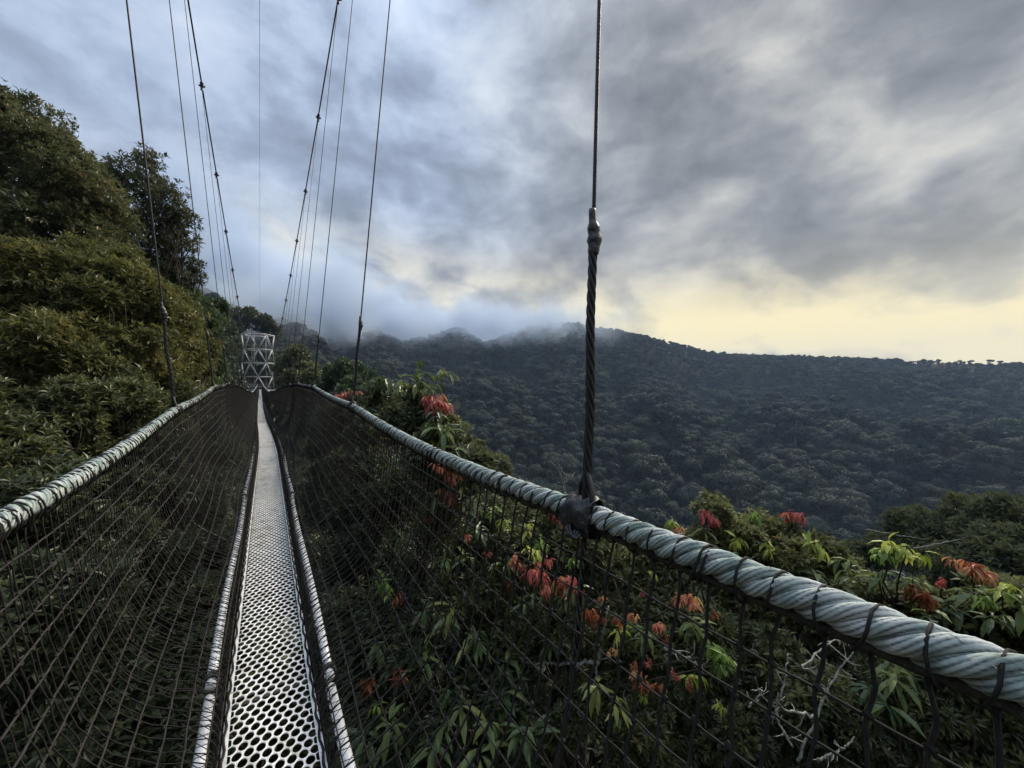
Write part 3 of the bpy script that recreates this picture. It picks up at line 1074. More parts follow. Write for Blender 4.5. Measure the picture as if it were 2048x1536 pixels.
def branch_mesh(a, b, r0, r1, mat, bend=0.12, name='branch', n_=10, mb=None, sides=7):
    a, b = np.asarray(a, float), np.asarray(b, float)
    L = np.linalg.norm(b - a)
    mid = (a + b) / 2 + rng.normal(0, bend * L, 3) * np.array([1, 1, .5]) + np.array([0, 0, -.06 * L])
    P = curve_pts([a, a * .6 + mid * .4, mid, mid * .4 + b * .6, b], n_)
    own = mb is None
    mb = mb or MB()
    tube(mb, P, np.linspace(r0, r1, n_), sides)
    return mb.mesh(name, mat, True) if own else P


def tree(name, label, cat, lobes, mat, ln, wd, cover, group=None, trunk_r=0.14, base=None, bark=None, twigs=10, sub=9, **kw):
    """lobes: (px, py, forward distance, radius)"""
    bark = bark or M_BARK
    L = [(PX(a, b, f), r) for a, b, f, r in lobes]
    cs = np.array([c for c, r in L])
    top = cs.mean(0)
    if base is None:
        base = np.array([top[0] + (-0.3 if top[0] < 0 else 0.3), top[1], 0])
        base[2] = float(terrain(base[0], base[1])) - 0.3
    T = thing(name, label, cat, base, group)
    fork = base * 0.35 + top * 0.65
    fork[2] = min(fork[2], cs[:, 2].min() + 0.2)
    if fork[2] < base[2] + 1:
        fork[2] = base[2] + 1
    mb = MB()
    P = branch_mesh(base, fork, trunk_r * 1.35, trunk_r * .75, bark, 0.03, mb=mb, n_=14, sides=10)
    link('trunk', mb.mesh('trunk', bark, True), T)
    for c, r in L:
        s = P[rng.integers(8, 13)]
        mb = MB()
        Q = branch_mesh(s, c, trunk_r * .45, 0.02, bark, 0.10, mb=mb, n_=12)
        for _ in range(twigs):
            d = rsphere(1)[0]
            d[2] = abs(d[2]) * .7
            branch_mesh(Q[rng.integers(7, 12)], c + d * r * .85, 0.016, 0.005, bark, 0.12, mb=mb, n_=6, sides=4)
        link('branch', mb.mesh('branch', bark, True), T)
    if sub:
        L2 = []
        for c, r in L:
            for _ in range(sub):
                d = rsphere(1)[0]
                L2.append((c + d * r * rng.uniform(.45, .8) * np.array([1, 1, .9]), r * rng.uniform(.30, .52)))
        L = L2
    mb = MB()
    crown(mb, L, ln, wd, cover, **kw)
    link('crown', mb.mesh('crown', mat), T)
    return T


# ------------------------------------------------------------------ trees on the left slope
tree('broadleaf_tree', 'tall dark olive tree filling the upper left corner against the sky', 'tree',
     [(10, 285, 11, 1.45), (85, 330, 11, 1.2), (150, 390, 11, 1.05), (-90, 270, 11, 1.6), (0, 430, 10.5, 1.3), (110, 480, 10.5, 1.2), (195, 430, 11.5, 0.9), (190, 350, 12, 0.6), (50, 245, 11.5, 0.95), (-120, 480, 10, 1.4), (215, 500, 11, 0.9)],
     M_DARKLEAF, 0.14, 0.050, 0.95, trunk_r=0.2, tbase=0.68, gaps=0.5, sub=13)
tree('broadleaf_tree', 'dark round-topped tree with rusty leaf tips standing against the sky behind the first hanger wires', 'tree',
     [(285, 365, 14, 1.05), (335, 415, 14, 0.95), (300, 470, 14, 1.15), (358, 480, 14, 0.75), (380, 535, 14.5, 0.5), (365, 445, 14, .6), (345, 520, 14, .8), (392, 555, 14.8, .35), (250, 425, 14, 0.9), (260, 520, 13.5, 1.1), (320, 550, 14, 0.8), (300, 325, 14, 0.5), (225, 370, 14, 0.6)],
     M_RUSTLEAF, 0.15, 0.050, 0.48, trunk_r=0.16, tbase=0.55, gaps=0.55, sub=13)
tree('broadleaf_tree', 'olive and yellow-green leaved tree leaning towards the pale left handrail', 'tree',
     [(60, 575, 8, 1.05), (150, 610, 8, 1.0), (235, 600, 8.5, 0.95), (300, 650, 9.5, 0.9), (355, 690, 12, 0.95), (385, 745, 14.5, 0.85), (325, 745, 10.5, 0.9), (250, 705, 8.5, 0.9), (160, 730, 7.5, 0.9), (60, 700, 7, 0.95),
      (-70, 610, 7.5, 1.2), (345, 625, 11.5, 0.8), (400, 705, 15, 0.7), (150, 540, 9.5, 0.9), (240, 545, 10, 0.8)],
     M_OLIVE, 0.125, 0.046, 1.9, sub=12, trunk_r=0.18, tbase=0.6, gaps=0.35)
tree('leafy_shrub', 'dark green shrub mass just above and behind the left handrail', 'shrub',
     [(60, 830, 6.2, 0.85), (160, 840, 6.8, 0.85), (250, 810, 7.6, 0.85), (20, 930, 5.6, 0.8), (110, 910, 6.0, 0.75), (-60, 810, 6.0, 1.0), (210, 890, 7.0, 0.8), (310, 820, 9.0, 0.8), (290, 890, 8.0, 0.8), (360, 800, 12, 0.7)],
     M_SHRUB, 0.13, 0.046, 2.2, trunk_r=0.1, tbase=0.42, gaps=0.4)
tree('leafy_shrub', 'cool green bushy tree beyond the olive tree, above the left handrail', 'tree',
     [(375, 625, 17, 1.0), (350, 592, 16, 0.8), (405, 655, 19, 0.85), (330, 610, 16, .7), (425, 625, 22, 0.8)],
     M_GREENLEAF, 0.19, 0.07, 2.8, trunk_r=0.12, tbase=0.5, gaps=0.35)
tree('leafy_shrub', 'small cool green bush where the left handrail reaches its highest point', 'shrub',
     [(425, 730, 20, 0.75), (440, 750, 23, 0.6), (420, 765, 20, 0.6), (405, 770, 18, .6)],
     M_GREENLEAF, 0.19, 0.07, 2.8, trunk_r=0.08, tbase=0.45, gaps=0.3)
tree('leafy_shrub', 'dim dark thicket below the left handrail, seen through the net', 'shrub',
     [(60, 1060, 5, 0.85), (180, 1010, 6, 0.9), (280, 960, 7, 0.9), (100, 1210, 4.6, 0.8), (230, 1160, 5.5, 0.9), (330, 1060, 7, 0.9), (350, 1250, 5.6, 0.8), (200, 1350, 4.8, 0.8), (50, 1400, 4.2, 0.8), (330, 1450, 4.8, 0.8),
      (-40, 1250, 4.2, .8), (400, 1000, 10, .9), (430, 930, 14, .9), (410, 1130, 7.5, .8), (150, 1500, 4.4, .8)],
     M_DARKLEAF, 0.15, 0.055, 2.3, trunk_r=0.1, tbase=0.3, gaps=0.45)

# ------------------------------------------------------------------ trees about the tower
tree('canopy_tree', 'dark flat-topped tree standing behind the left edge of the tower', 'tree',
     [(505, 640, 104, 3.4), (530, 655, 106, 3.0), (480, 640, 104, 3.0), (545, 665, 106, 2.2)],
     M_DARKLEAF, 1.0, 0.45, 2.2, trunk_r=0.3, tbase=0.3, gaps=0.4, flat=.55)
tree('canopy_tree', 'tall dark forest tree left of the tower', 'tree',
     [(448, 660, 72, 2.6), (425, 640, 66, 2.6), (462, 690, 80, 2.2), (435, 690, 66, 2.2)],
     M_DARKLEAF, 0.7, 0.3, 2.2, trunk_r=0.28, tbase=0.3, gaps=0.4)
tree('canopy_tree', 'dark low forest tree just left of the tower foot', 'tree',
     [(460, 735, 64, 1.8), (445, 745, 55, 1.8), (470, 765, 70, 1.6), (455, 705, 72, 2.0)],
     M_DARKLEAF, 0.6, 0.26, 2.2, trunk_r=0.2, tbase=0.2, gaps=0.4)
tree('canopy_tree', 'dark forest tree filling the gap behind the tower foot', 'tree',
     [(515, 745, 105, 3.2), (545, 735, 103, 3.0), (500, 715, 110, 3.2), (530, 710, 112, 3.2), (560, 760, 98, 2.8)],
     M_DARKLEAF, 0.9, 0.4, 2.2, trunk_r=0.25, tbase=0.2, gaps=0.4)
tree('canopy_tree', 'rounded dark green bush tree immediately right of the tower', 'tree',
     [(590, 715, 56, 1.9), (572, 740, 56, 1.7), (612, 735, 54, 1.9), (598, 765, 52, 1.8), (625, 760, 50, 1.6), (575, 775, 52, 1.5)],
     M_SHRUB, 0.50, 0.22, 2.5, trunk_r=0.2, tbase=0.4, gaps=0.4)
tree('canopy_tree', 'low spreading green tree between the tower bush and the red-leaved tree', 'tree',
     [(672, 750, 34, 1.2), (700, 745, 34, 1.2), (655, 770, 36, 1.1), (725, 765, 32, 1.1), (690, 785, 30, 1.2), (745, 790, 28, 1.1)],
     M_GREENLEAF, 0.34, 0.14, 2.5, trunk_r=0.15, tbase=0.3, gaps=0.4)
tree('canopy_tree', 'brownish olive tree below the ridge, left of the far slope foot', 'tree',
     [(925, 885, 24, 1.1), (955, 915, 23, 1.0), (900, 860, 25, 1.0), (985, 945, 22, 1.0), (940, 960, 21, 1.1), (880, 900, 22, 1.1)],
     M_SHRUB, 0.26, 0.11, 2.5, trunk_r=0.14, tbase=0.45, gaps=0.4)
tree('canopy_tree', 'dark fine-leaved shrub on the slope at the far right', 'shrub',
     [(1850, 1075, 17, 1.3), (1940, 1065, 16, 1.4), (2030, 1075, 14, 1.4), (1760, 1105, 18, 1.1), (2080, 1120, 12, 1.3), (1900, 1130, 14, 1.2), (1700, 1130, 18, 1.0)],
     M_DARKLEAF, 0.24, 0.07, 2.2, trunk_r=0.12, tbase=0.35, gaps=0.45)

# ------------------------------------------------------------------ red-flushed trees and shrubs on the right
YOUNG = {'r': ('red_leaf_cluster', M_RED), 'o': ('orange_leaf_cluster', M_ORANGE), 'u': ('rust_leaf_cluster', M_RUST), 'y': ('yellow_green_leaf_cluster', M_YELLOW), 'g': ('fresh_green_leaf_cluster', M_LIME), 'b': ('broad_leaf_cluster', M_BIGLEAF)}


def clusters(T, lst, twig_from):
    for (px, py, f, kind, size) in lst:
        nm, mat = YOUNG[kind]
        c = PX(px, py, f)
        mb = MB()
        if kind in 'rou':                       # hanging tassels of limp young leaves
            k = 6 if size > .12 else 3
            C = c + rng.normal(0, size * 0.28, (k, 3)) * np.array([1, 1, .45]) + np.array([0, 0, size * .3])
            ax = np.tile([0, 0, 0.25], (k, 1)) + rng.normal(0, .3, (k, 3))
            rosettes(mb, C, ax, 11, size * .68, size * .19, rng.uniform(0.05, 0.95, k), 1.5, LEAF8, (0.6, 1.9))
        elif kind == 'b':
            k = 2
            C = c + rng.normal(0, size * 0.25, (k, 3))
            ax = np.tile([0, 0, 1.0], (k, 1)) + rng.normal(0, .25, (k, 3))
            rosettes(mb, C, ax, 9, size, size * .27, rng.uniform(0.15, 0.9, k), 0.85, LEAF8, (0.5, 1.7))
        else:
            k = 3
            C = c + rng.normal(0, size * 0.30, (k, 3)) * np.array([1, 1, .6])
            ax = np.tile([0, 0, 0.8], (k, 1)) + rng.normal(0, .35, (k, 3))
            rosettes(mb, C, ax, 8, size * .8, size * .26, rng.uniform(0.2, 0.95, k), 1.15, LEAF8, (0.5, 1.7))
        cl = link(nm, mb.mesh(nm, mat), T)
        # its stalk
        s = twig_from[np.argmin(np.linalg.norm(twig_from - (c - [0, 0, .4]), axis=1))]
        mb = MB()
        branch_mesh(s, c, 0.010, 0.005, M_BARK, 0.1, mb=mb, n_=9, sides=5)
        link('stalk', mb.mesh('stalk', M_BARK, True), T)


def flush_tree(label, lobes, lst, big, mat=M_SHRUB, ln=0.10, wd=0.038, cover=2.0, tb=0.4, trunk_r=0.07, cat='shrub', name='red_flushed_shrub', **kw):
    T = tree(name, label, cat, lobes, mat, ln, wd, cover, trunk_r=trunk_r, tbase=tb, gaps=kw.pop('gaps', 0.5), twigs=8, **kw)
    tw = np.array([PX(a, b, f) for a, b, f, r in lobes])
    clusters(T, lst, tw)
    mbb = []
    for (px, py, f, size) in big:
        clusters(T, [(px, py, f, 'b', size)], tw)
    return T


flush_tree('tall big-leaved sapling with a red leaf tassel rising above the right handrail',
           [(850, 850, 6.0, 0.35), (880, 900, 5.6, 0.35), (800, 860, 6.4, 0.4), (770, 810, 7.0, 0.4), (840, 800, 6.2, .25), (930, 960, 5.4, 0.4), (860, 960, 5.6, 0.4)],
           [(856, 806, 5.6, 'r', .19), (884, 812, 5.6, 'r', .21), (868, 820, 5.6, 'r', .16), (890, 935, 4.9, 'o', .20), (925, 940, 4.9, 'r', .19), (848, 858, 5.6, 'y', .16), (872, 880, 5.4, 'y', .14), (820, 848, 6, 'y', .13), (845, 930, 5.6, 'y', .12), (905, 955, 5, 'o', .16)],
           [(845, 755, 6.0, .26), (882, 752, 5.9, .20), (775, 765, 6.9, .26), (800, 770, 6.8, .22), (870, 860, 5.4, .26), (900, 890, 5.2, .26), (740, 805, 7.2, .26), (760, 830, 6.8, .24), (845, 880, 5.6, .22), (830, 790, 6.3, .2), (800, 810, 6.6, .2), (865, 785, 5.9, .18), (885, 850, 5.5, .22), (945, 1000, 5, .22), (860, 1010, 5.2, .24), (800, 930, 6, .24)],
           mat=M_DARKLEAF, ln=0.14, wd=0.05, cover=2.0, tb=0.35, name='red_flushed_tree', cat='tree')
flush_tree('low bush with a bright red leaf tassel where the second right-hand hanger meets the rope',
           [(700, 830, 8.6, 0.5), (680, 870, 8.6, 0.5), (740, 870, 8.0, 0.5), (720, 930, 7.4, 0.6), (660, 920, 9, .6), (790, 990, 6.4, 0.5), (700, 1020, 7, .6), (640, 990, 9, .6)],
           [(688, 792, 8.5, 'r', .20), (712, 790, 8.5, 'r', .22), (735, 850, 8, 'u', .16), (770, 880, 7.4, 'o', .14)],
           [(735, 820, 8, .24), (700, 850, 8.3, .24), (760, 860, 7.6, .24), (780, 920, 7, .22), (720, 900, 7.6, .2)],
           mat=M_DARKLEAF, ln=0.13, wd=0.045, cover=2.2, tb=0.4)
flush_tree('small-leaved bush crowned by red and yellow tufts above the middle of the right handrail',
           [(1425, 1025, 5.3, 0.24), (1470, 1085, 5.3, 0.45), (1560, 1095, 5.2, 0.45), (1640, 1130, 5, 0.40), (1385, 1120, 5.1, 0.40), (1500, 1190, 5, 0.5), (1600, 1200, 4.9, .45), (1310, 1140, 5.2, 0.40), (1690, 1160, 5, .3)],
           [(1345, 1048, 5, 'y', .13), (1355, 1065, 5, 'o', .13), (1415, 1038, 5.0, 'r', .17), (1580, 1035, 5.2, 'r', .15), (1595, 1040, 5.2, 'r', .15), (1480, 1085, 4.9, 'y', .17), (1540, 1095, 4.8, 'y', .17), (1630, 1095, 4.7, 'y', .18), (1465, 1020, 5.2, 'y', .13), (1505, 1030, 5.2, 'g', .15), (1345, 1095, 5, 'u', .14)],
           [(1690, 1120, 4.6, .2), (1640, 1160, 4.5, .22), (1560, 1140, 4.8, .2), (1400, 1075, 5, .18)], ln=0.082, wd=0.034, cover=2.6, tb=0.5)
flush_tree('broad-leaved shrub with a lime whorl and orange tufts at the right edge, above the rope',
           [(1800, 1215, 3.9, 0.30), (1880, 1240, 3.7, 0.32), (1960, 1250, 3.5, 0.30), (2040, 1270, 3.3, 0.3), (1740, 1190, 4.3, 0.30), (1990, 1190, 3.6, .2), (2090, 1230, 3.2, .3)],
           [(1790, 1100, 3.3, 'y', .15), (1815, 1112, 3.3, 'y', .15), (1770, 1110, 3.3, 'g', .13), (1948, 1140, 3.4, 'o', .14), (1975, 1158, 3.4, 'o', .13), (1885, 1168, 3.5, 'r', .08), (1848, 1200, 3.4, 'u', .16), (2010, 1185, 3.1, 'y', .12), (1990, 1210, 3.1, 'g', .12)],
           [(1760, 1150, 3.6, .17), (1830, 1160, 3.5, .17), (1900, 1200, 3.4, .17), (1960, 1200, 3.3, .17), (2030, 1220, 3.1, .17), (1700, 1150, 4, .18), (1870, 1230, 3.4, .16), (2000, 1250, 3.1, .16)], ln=0.085, wd=0.036, cover=2.2, tb=0.45)
flush_tree('dense dark shrub behind the net, dotted with red, orange and yellow young leaves',
           [(1100, 1110, 5, 0.5), (1000, 1060, 5.3, 0.45), (1200, 1140, 5, 0.45), (1250, 1240, 4.7, 0.5), (1400, 1290, 4.6, 0.5), (1100, 1250, 4.8, 0.5), (950, 1150, 5.2, 0.5), (880, 1060, 5.6, 0.5), (1550, 1330, 4.3, 0.42), (1330, 1200, 5, .45), (1000, 1240, 5, .5)],
           [(1032, 1130, 4.2, 'o', .13), (1062, 1105, 4.3, 'y', .14), (1068, 1150, 4.2, 'r', .17), (1085, 1165, 4.2, 'r', .15), (1095, 1130, 4.2, 'r', .11), (1112, 1180, 4.2, 'o', .16), (1140, 1165, 4.2, 'r', .13), (1150, 1185, 4.2, 'u', .13), (1380, 1212, 4.0, 'o', .16), (1365, 1205, 4.0, 'o', .10), (1318, 1258, 4.0, 'r', .12), (1185, 1240, 4.0, 'u', .14), (1240, 1240, 4.0, 'u', .11),
            (1265, 1240, 4.1, 'o', .10), (960, 1205, 4.9, 'u', .14), (1005, 1045, 4.6, 'y', .16), (1050, 1060, 4.6, 'y', .15), (985, 1020, 4.7, 'g', .16), (1245, 1265, 4.0, 'y', .13), (900, 1000, 5, 'u', .14), (1130, 1050, 4.8, 'r', .10), (1110, 1035, 4.8, 'u', .12), (880, 990, 5.2, 'o', .13), (1020, 1175, 4.6, 'u', .09), (1210, 1200, 4.4, 'o', .09), (1165, 1090, 4.6, 'u', .09), (930, 1080, 4.9, 'o', .10), (1285, 1190, 4.4, 'r', .07), (1335, 1290, 4.1, 'u', .09), (975, 1110, 4.8, 'r', .08), (1230, 1310, 4.0, 'o', .08), (1440, 1240, 4.1, 'u', .09), (1300, 1330, 4.0, 'r', .07), (860, 1040, 5.3, 'u', .10), (1080, 1085, 4.6, 'g', .12), (1150, 1130, 4.5, 'g', .12), (1310, 1150, 4.7, 'y', .10)],
           [(1140, 1210, 4.2, .2), (1000, 1120, 4.6, .2), (930, 1130, 4.8, .2), (1060, 1200, 4.4, .2), (1380, 1250, 4.0, .18), (960, 1060, 4.8, .2), (1290, 1280, 4, .18), (890, 1120, 5, .2), (820, 1080, 5.6, .22)], ln=0.085, wd=0.033, cover=2.2, tb=0.35)
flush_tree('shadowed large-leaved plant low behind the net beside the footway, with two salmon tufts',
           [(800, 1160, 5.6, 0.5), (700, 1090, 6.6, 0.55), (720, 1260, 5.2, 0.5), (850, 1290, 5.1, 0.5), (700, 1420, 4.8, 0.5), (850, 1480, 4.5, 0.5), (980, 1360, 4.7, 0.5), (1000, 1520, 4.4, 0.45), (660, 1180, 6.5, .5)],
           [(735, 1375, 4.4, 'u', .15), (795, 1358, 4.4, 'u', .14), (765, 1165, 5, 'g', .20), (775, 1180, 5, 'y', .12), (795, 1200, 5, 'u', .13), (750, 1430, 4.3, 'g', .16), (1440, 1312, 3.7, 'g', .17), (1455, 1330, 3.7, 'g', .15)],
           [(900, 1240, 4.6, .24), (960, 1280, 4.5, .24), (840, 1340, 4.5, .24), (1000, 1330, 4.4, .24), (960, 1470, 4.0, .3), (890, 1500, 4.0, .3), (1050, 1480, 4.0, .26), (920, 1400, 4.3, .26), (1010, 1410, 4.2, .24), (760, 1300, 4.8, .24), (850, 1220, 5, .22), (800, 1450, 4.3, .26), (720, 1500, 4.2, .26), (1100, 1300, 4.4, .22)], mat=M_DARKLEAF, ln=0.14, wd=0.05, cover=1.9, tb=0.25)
flush_tree('shadowed small-leaved undergrowth shrub below the rope in the lower right corner',
           [(1120, 1400, 4.5, 0.45), (1280, 1420, 4.3, 0.45), (1450, 1460, 4.0, 0.45), (1650, 1420, 3.8, 0.42), (1800, 1400, 3.6, 0.36), (1950, 1410, 3.4, 0.36), (1700, 1530, 3.6, 0.42), (1900, 1530, 3.4, 0.42), (1300, 1530, 4.2, .4), (1500, 1560, 4, .4), (2060, 1500, 3.2, .35)],
           [(1270, 1350, 3.9, 'o', .11), (1300, 1380, 3.9, 'u', .13), (1325, 1385, 3.9, 'o', .09), (1400, 1365, 3.8, 'y', .13), (1375, 1370, 3.8, 'u', .09), (1350, 1355, 3.9, 'r', .07), (1290, 1400, 3.9, 'y', .10), (1440, 1420, 3.7, 'y', .08)],
           [(1250, 1440, 3.8, .18), (1180, 1380, 4, .2), (1780, 1330, 3.4, .22), (1830, 1380, 3.2, .2), (1760, 1420, 3.3, .2)], mat=M_SHRUB, ln=0.075, wd=0.028, cover=2.2, tb=0.28)
# a second, deeper layer so that no bare ground shows between the crowns
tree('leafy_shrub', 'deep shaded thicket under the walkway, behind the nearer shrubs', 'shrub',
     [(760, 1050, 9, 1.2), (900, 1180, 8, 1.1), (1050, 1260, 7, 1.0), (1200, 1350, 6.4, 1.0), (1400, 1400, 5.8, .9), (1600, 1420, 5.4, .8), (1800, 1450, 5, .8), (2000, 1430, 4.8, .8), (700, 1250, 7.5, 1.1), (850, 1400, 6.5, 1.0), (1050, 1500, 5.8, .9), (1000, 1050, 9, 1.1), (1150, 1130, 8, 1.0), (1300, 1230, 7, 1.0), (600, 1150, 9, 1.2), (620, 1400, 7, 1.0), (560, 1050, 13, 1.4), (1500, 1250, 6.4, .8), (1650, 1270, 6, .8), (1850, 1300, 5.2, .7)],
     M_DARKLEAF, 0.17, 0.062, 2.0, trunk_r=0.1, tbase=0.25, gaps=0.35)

# ------------------------------------------------------------------ pale lichened bare branches
def bare(name, label, paths, r, group=None):
    base = np.array(PX(*paths[0][0]))
    T = thing(name, label, 'branch', base, group)
    for p in paths:
        pts = np.array([PX(*q) for q in p])
        P = curve_pts(pts, 26)
        P[1:-1] += rng.normal(0, r * .45, P[1:-1].shape)
        rr = r * np.linspace(.9, .32, 26) * (1 + .35 * rng.random(26))
        mb = MB()
        tube(mb, P, rr, 7)
        for _ in range(9):
            i = rng.integers(3, 24)
            e = P[i] + rsphere(1)[0] * rng.uniform(.05, .16)
            branch_mesh(P[i], e, r * .45, r * .2, M_LICHEN, .15, mb=mb, n_=6, sides=5)
        link('limb', mb.mesh('limb', M_LICHEN, True), T)


bare('lichened_branch', 'pale lichen-crusted bare branches forking up at the lower right below the rope',
     [[(1600, 1530, 3.0), (1640, 1440, 3.0), (1655, 1390, 3.05), (1700, 1320, 3.1), (1720, 1290, 3.1)], [(1655, 1400, 3.05), (1630, 1340, 3.0), (1600, 1345, 3.0), (1660, 1290, 3.1), (1700, 1280, 3.2)],
      [(1640, 1440, 3.0), (1560, 1420, 3.0), (1575, 1370, 3.0), (1580, 1310, 3.05)], [(1640, 1530, 3.0), (1700, 1500, 2.9), (1715, 1480, 2.9)]], 0.011)
bare('lichened_branch', 'pale crooked lichened twig low in the shrubs, left of the forked bare branches',
     [[(1300, 1530, 3.9), (1290, 1470, 3.9), (1265, 1440, 3.9), (1250, 1400, 3.95)], [(1500, 1420, 3.6), (1520, 1400, 3.6), (1530, 1385, 3.6), (1505, 1385, 3.6)], [(1590, 1500, 3.4), (1555, 1440, 3.5), (1560, 1390, 3.5)]], 0.009)
bare('lichened_branch', 'white lichened stem standing beside the strap under the nearest hanger',
     [[(1165, 1540, 4.4), (1185, 1420, 4.3), (1195, 1340, 4.3), (1210, 1260, 4.3), (1218, 1215, 4.3)], [(1200, 1330, 4.3), (1130, 1330, 4.4), (1050, 1330, 4.5)], [(1330, 1300, 4.1), (1380, 1320, 4.1), (1410, 1345, 4.1)]], 0.022)
bare('lichened_branch', 'thin bare sapling tip poking above the rope left of the nearest hanger',
     [[(1150, 1020, 5.4), (1130, 985, 5.5), (1122, 955, 5.5), (1115, 915, 5.5)], [(1126, 970, 5.5), (1150, 945, 5.5)]], 0.012)
bare('lichened_branch', 'bare twigs lying across the dark shrub at the far right',
     [[(1735, 1060, 14), (1800, 1072, 14), (1860, 1080, 14)], [(1830, 1098, 13), (1900, 1085, 13), (1960, 1070, 13)]], 0.016)

# ------------------------------------------------------------------ forest on the far slopes
def forest_tree(seed, shape):
    g = np.random.default_rng(seed)
    mb = MB()
    lob = []
    H = g.uniform(10.5, 14.5)
    R0 = g.uniform(3.4, 6.4)
    nl = g.integers(7, 13)
    for q in range(nl):
        a = q / nl * 6.28 + g.uniform(-.4, .4)
        d = R0 * g.uniform(.25, .75)
        lob.append((np.array([math.cos(a) * d, math.sin(a) * d, H - g.uniform(1.2, 3.8) - (.35 * d if shape else 0)]), R0 * g.uniform(.26, .52)))
    lob.append((np.array([0, 0, H - 1.6]), R0 * .5))
    for q in range(6):
        a = q / 6 * 6.28 + g.uniform(-.5, .5)
        lob.append((np.array([math.cos(a) * R0 * .4, math.sin(a) * R0 * .4, H * g.uniform(.30, .60)]), R0 * .44))
    for c, r in lob:
        k = int(85 * r * r)
        d = nrm(g.normal(size=(k, 3)))
        d[:, 2] = np.where(d[:, 2] < -.35, -d[:, 2], d[:, 2])
        P = c + d * (r * (g.uniform(.80, 1.02, k) + .10 * np.sin(d @ np.array([5.1, 3.3, 2.0]) + c[0]) * np.sin(d @ np.array([-3.0, 5.7, 2.9]) + c[1])))[:, None] * np.array([1, 1, .85])
        nd = nrm(d + g.normal(0, .30, (k, 3)))
        dv = nrm(np.cross(nd, g.normal(size=(k, 3))))
        l = g.uniform(.35, .72, k)
        leaves(mb, P - dv * l[:, None] * .5, dv, nd, l, l * .8, np.clip(.5 + .3 * g.normal(size=k), 0, 1))
    cm = mb.mesh('forest_crown', M_FOREST)
    mb = MB()
    tube(mb, np.array([[0, 0, -1.5], [.1, .1, H * .4], [.3, -.1, H * .8]]), [.38, .3, .14], 6)
    for c, r in lob[:nl:2]:
        tube(mb, np.array([[.1, .1, H * .42], [c[0] * .5, c[1] * .5, H * .62], [c[0], c[1], c[2]]]), [.16, .12, .06], 4)
    return cm, mb.mesh('forest_trunk', M_PALEBARK, True)


FT = [forest_tree(100 + q, q % 2) for q in range(9)]

pts = []
cell = 8.6
xs = np.arange(-330, 1000, cell)
yss = np.arange(-40, 960, cell)
X, Y = np.meshgrid(xs, yss, indexing='ij')
X = X + rng.uniform(-.48, .48, X.shape) * cell
Y = Y + rng.uniform(-.48, .48, Y.shape) * cell
X, Y = X.ravel(), Y.ravel()
r = np.hypot(X, Y)
th = np.arctan2(X, Y)
rd = np.interp(th, _th, _rd)
inview = (th > PHI - math.radians(60)) & (th < PHI + math.radians(60))
# the crest carries a closed canopy
cx_ = rng.uniform(-.35, 1.35, 2200)
cr = np.interp(cx_, _th, _rd) * rng.uniform(.94, 1.03, 2200)
X, Y = np.concatenate([X, cr * np.sin(cx_)]), np.concatenate([Y, cr * np.cos(cx_)])
r = np.hypot(X, Y)
th = np.arctan2(X, Y)
rd = np.interp(th, _th, _rd)
inview = (th > PHI - math.radians(60)) & (th < PHI + math.radians(60))
keep = inview & (r > 62) & (r < rd * 1.10 + 20)
keep &= ~((np.abs(X) < 11) & (Y < 112) & (Y > 0))
keep &= ~((th < -0.03) & (r < 125))
keep &= ~((r < 120) & (X > 6) & (th > 0.9))          # the drop right of the walkway is hidden by the near shrubs
X, Y, r, th = X[keep], Y[keep], r[keep], th[keep]
Z = terrain(X, Y) - 4.5 * np.clip((r / np.interp(th, _th, _rd) - .86) / .1, 0, 1)
sc = rng.uniform(.6, 1.4, len(X)) * (0.82 + 0.5 * (vnoise(X / 45, Y / 45)))
sc = np.where(rng.random(len(X)) < .09, sc * 1.5, sc) * np.interp(r, [300, 560], [1.0, .74])
sc = np.where((r > .86 * np.interp(th, _th, _rd)) | (th < .16), np.minimum(sc, .62 + .16 * rng.random(len(X))), sc)
u = np.tan(th - PHI)
pxs = 1024 + F * u
pys = 760 - F * (Z + 10) / np.maximum(r * np.cos(th - PHI), 1)
vis = (np.abs(th - PHI) < math.radians(52)) & (pys < 1020) & (pxs > 700) & (pxs < 2048) & (r < 420)
app = sc / r * vis
order = np.argsort(-app)
single = order[:220]
rest = np.setdiff1d(np.arange(len(X)), single)
rot = rng.uniform(0, 6.28, len(X))
for k in single:
    cm, tm = FT[int(rng.integers(len(FT)))]
    lab = 'rounded forest tree on the lower part of the far slope'
    T = thing('forest_tree', lab, 'tree', (X[k], Y[k], Z[k]), 'forest trees on the far slope')
    T.rotation_euler = (0, 0, rot[k])
    T.scale = (sc[k],) * 3
    link('crown', cm, T, loc=(0, 0, 0))
    link('trunk', tm, T, loc=(0, 0, 0))


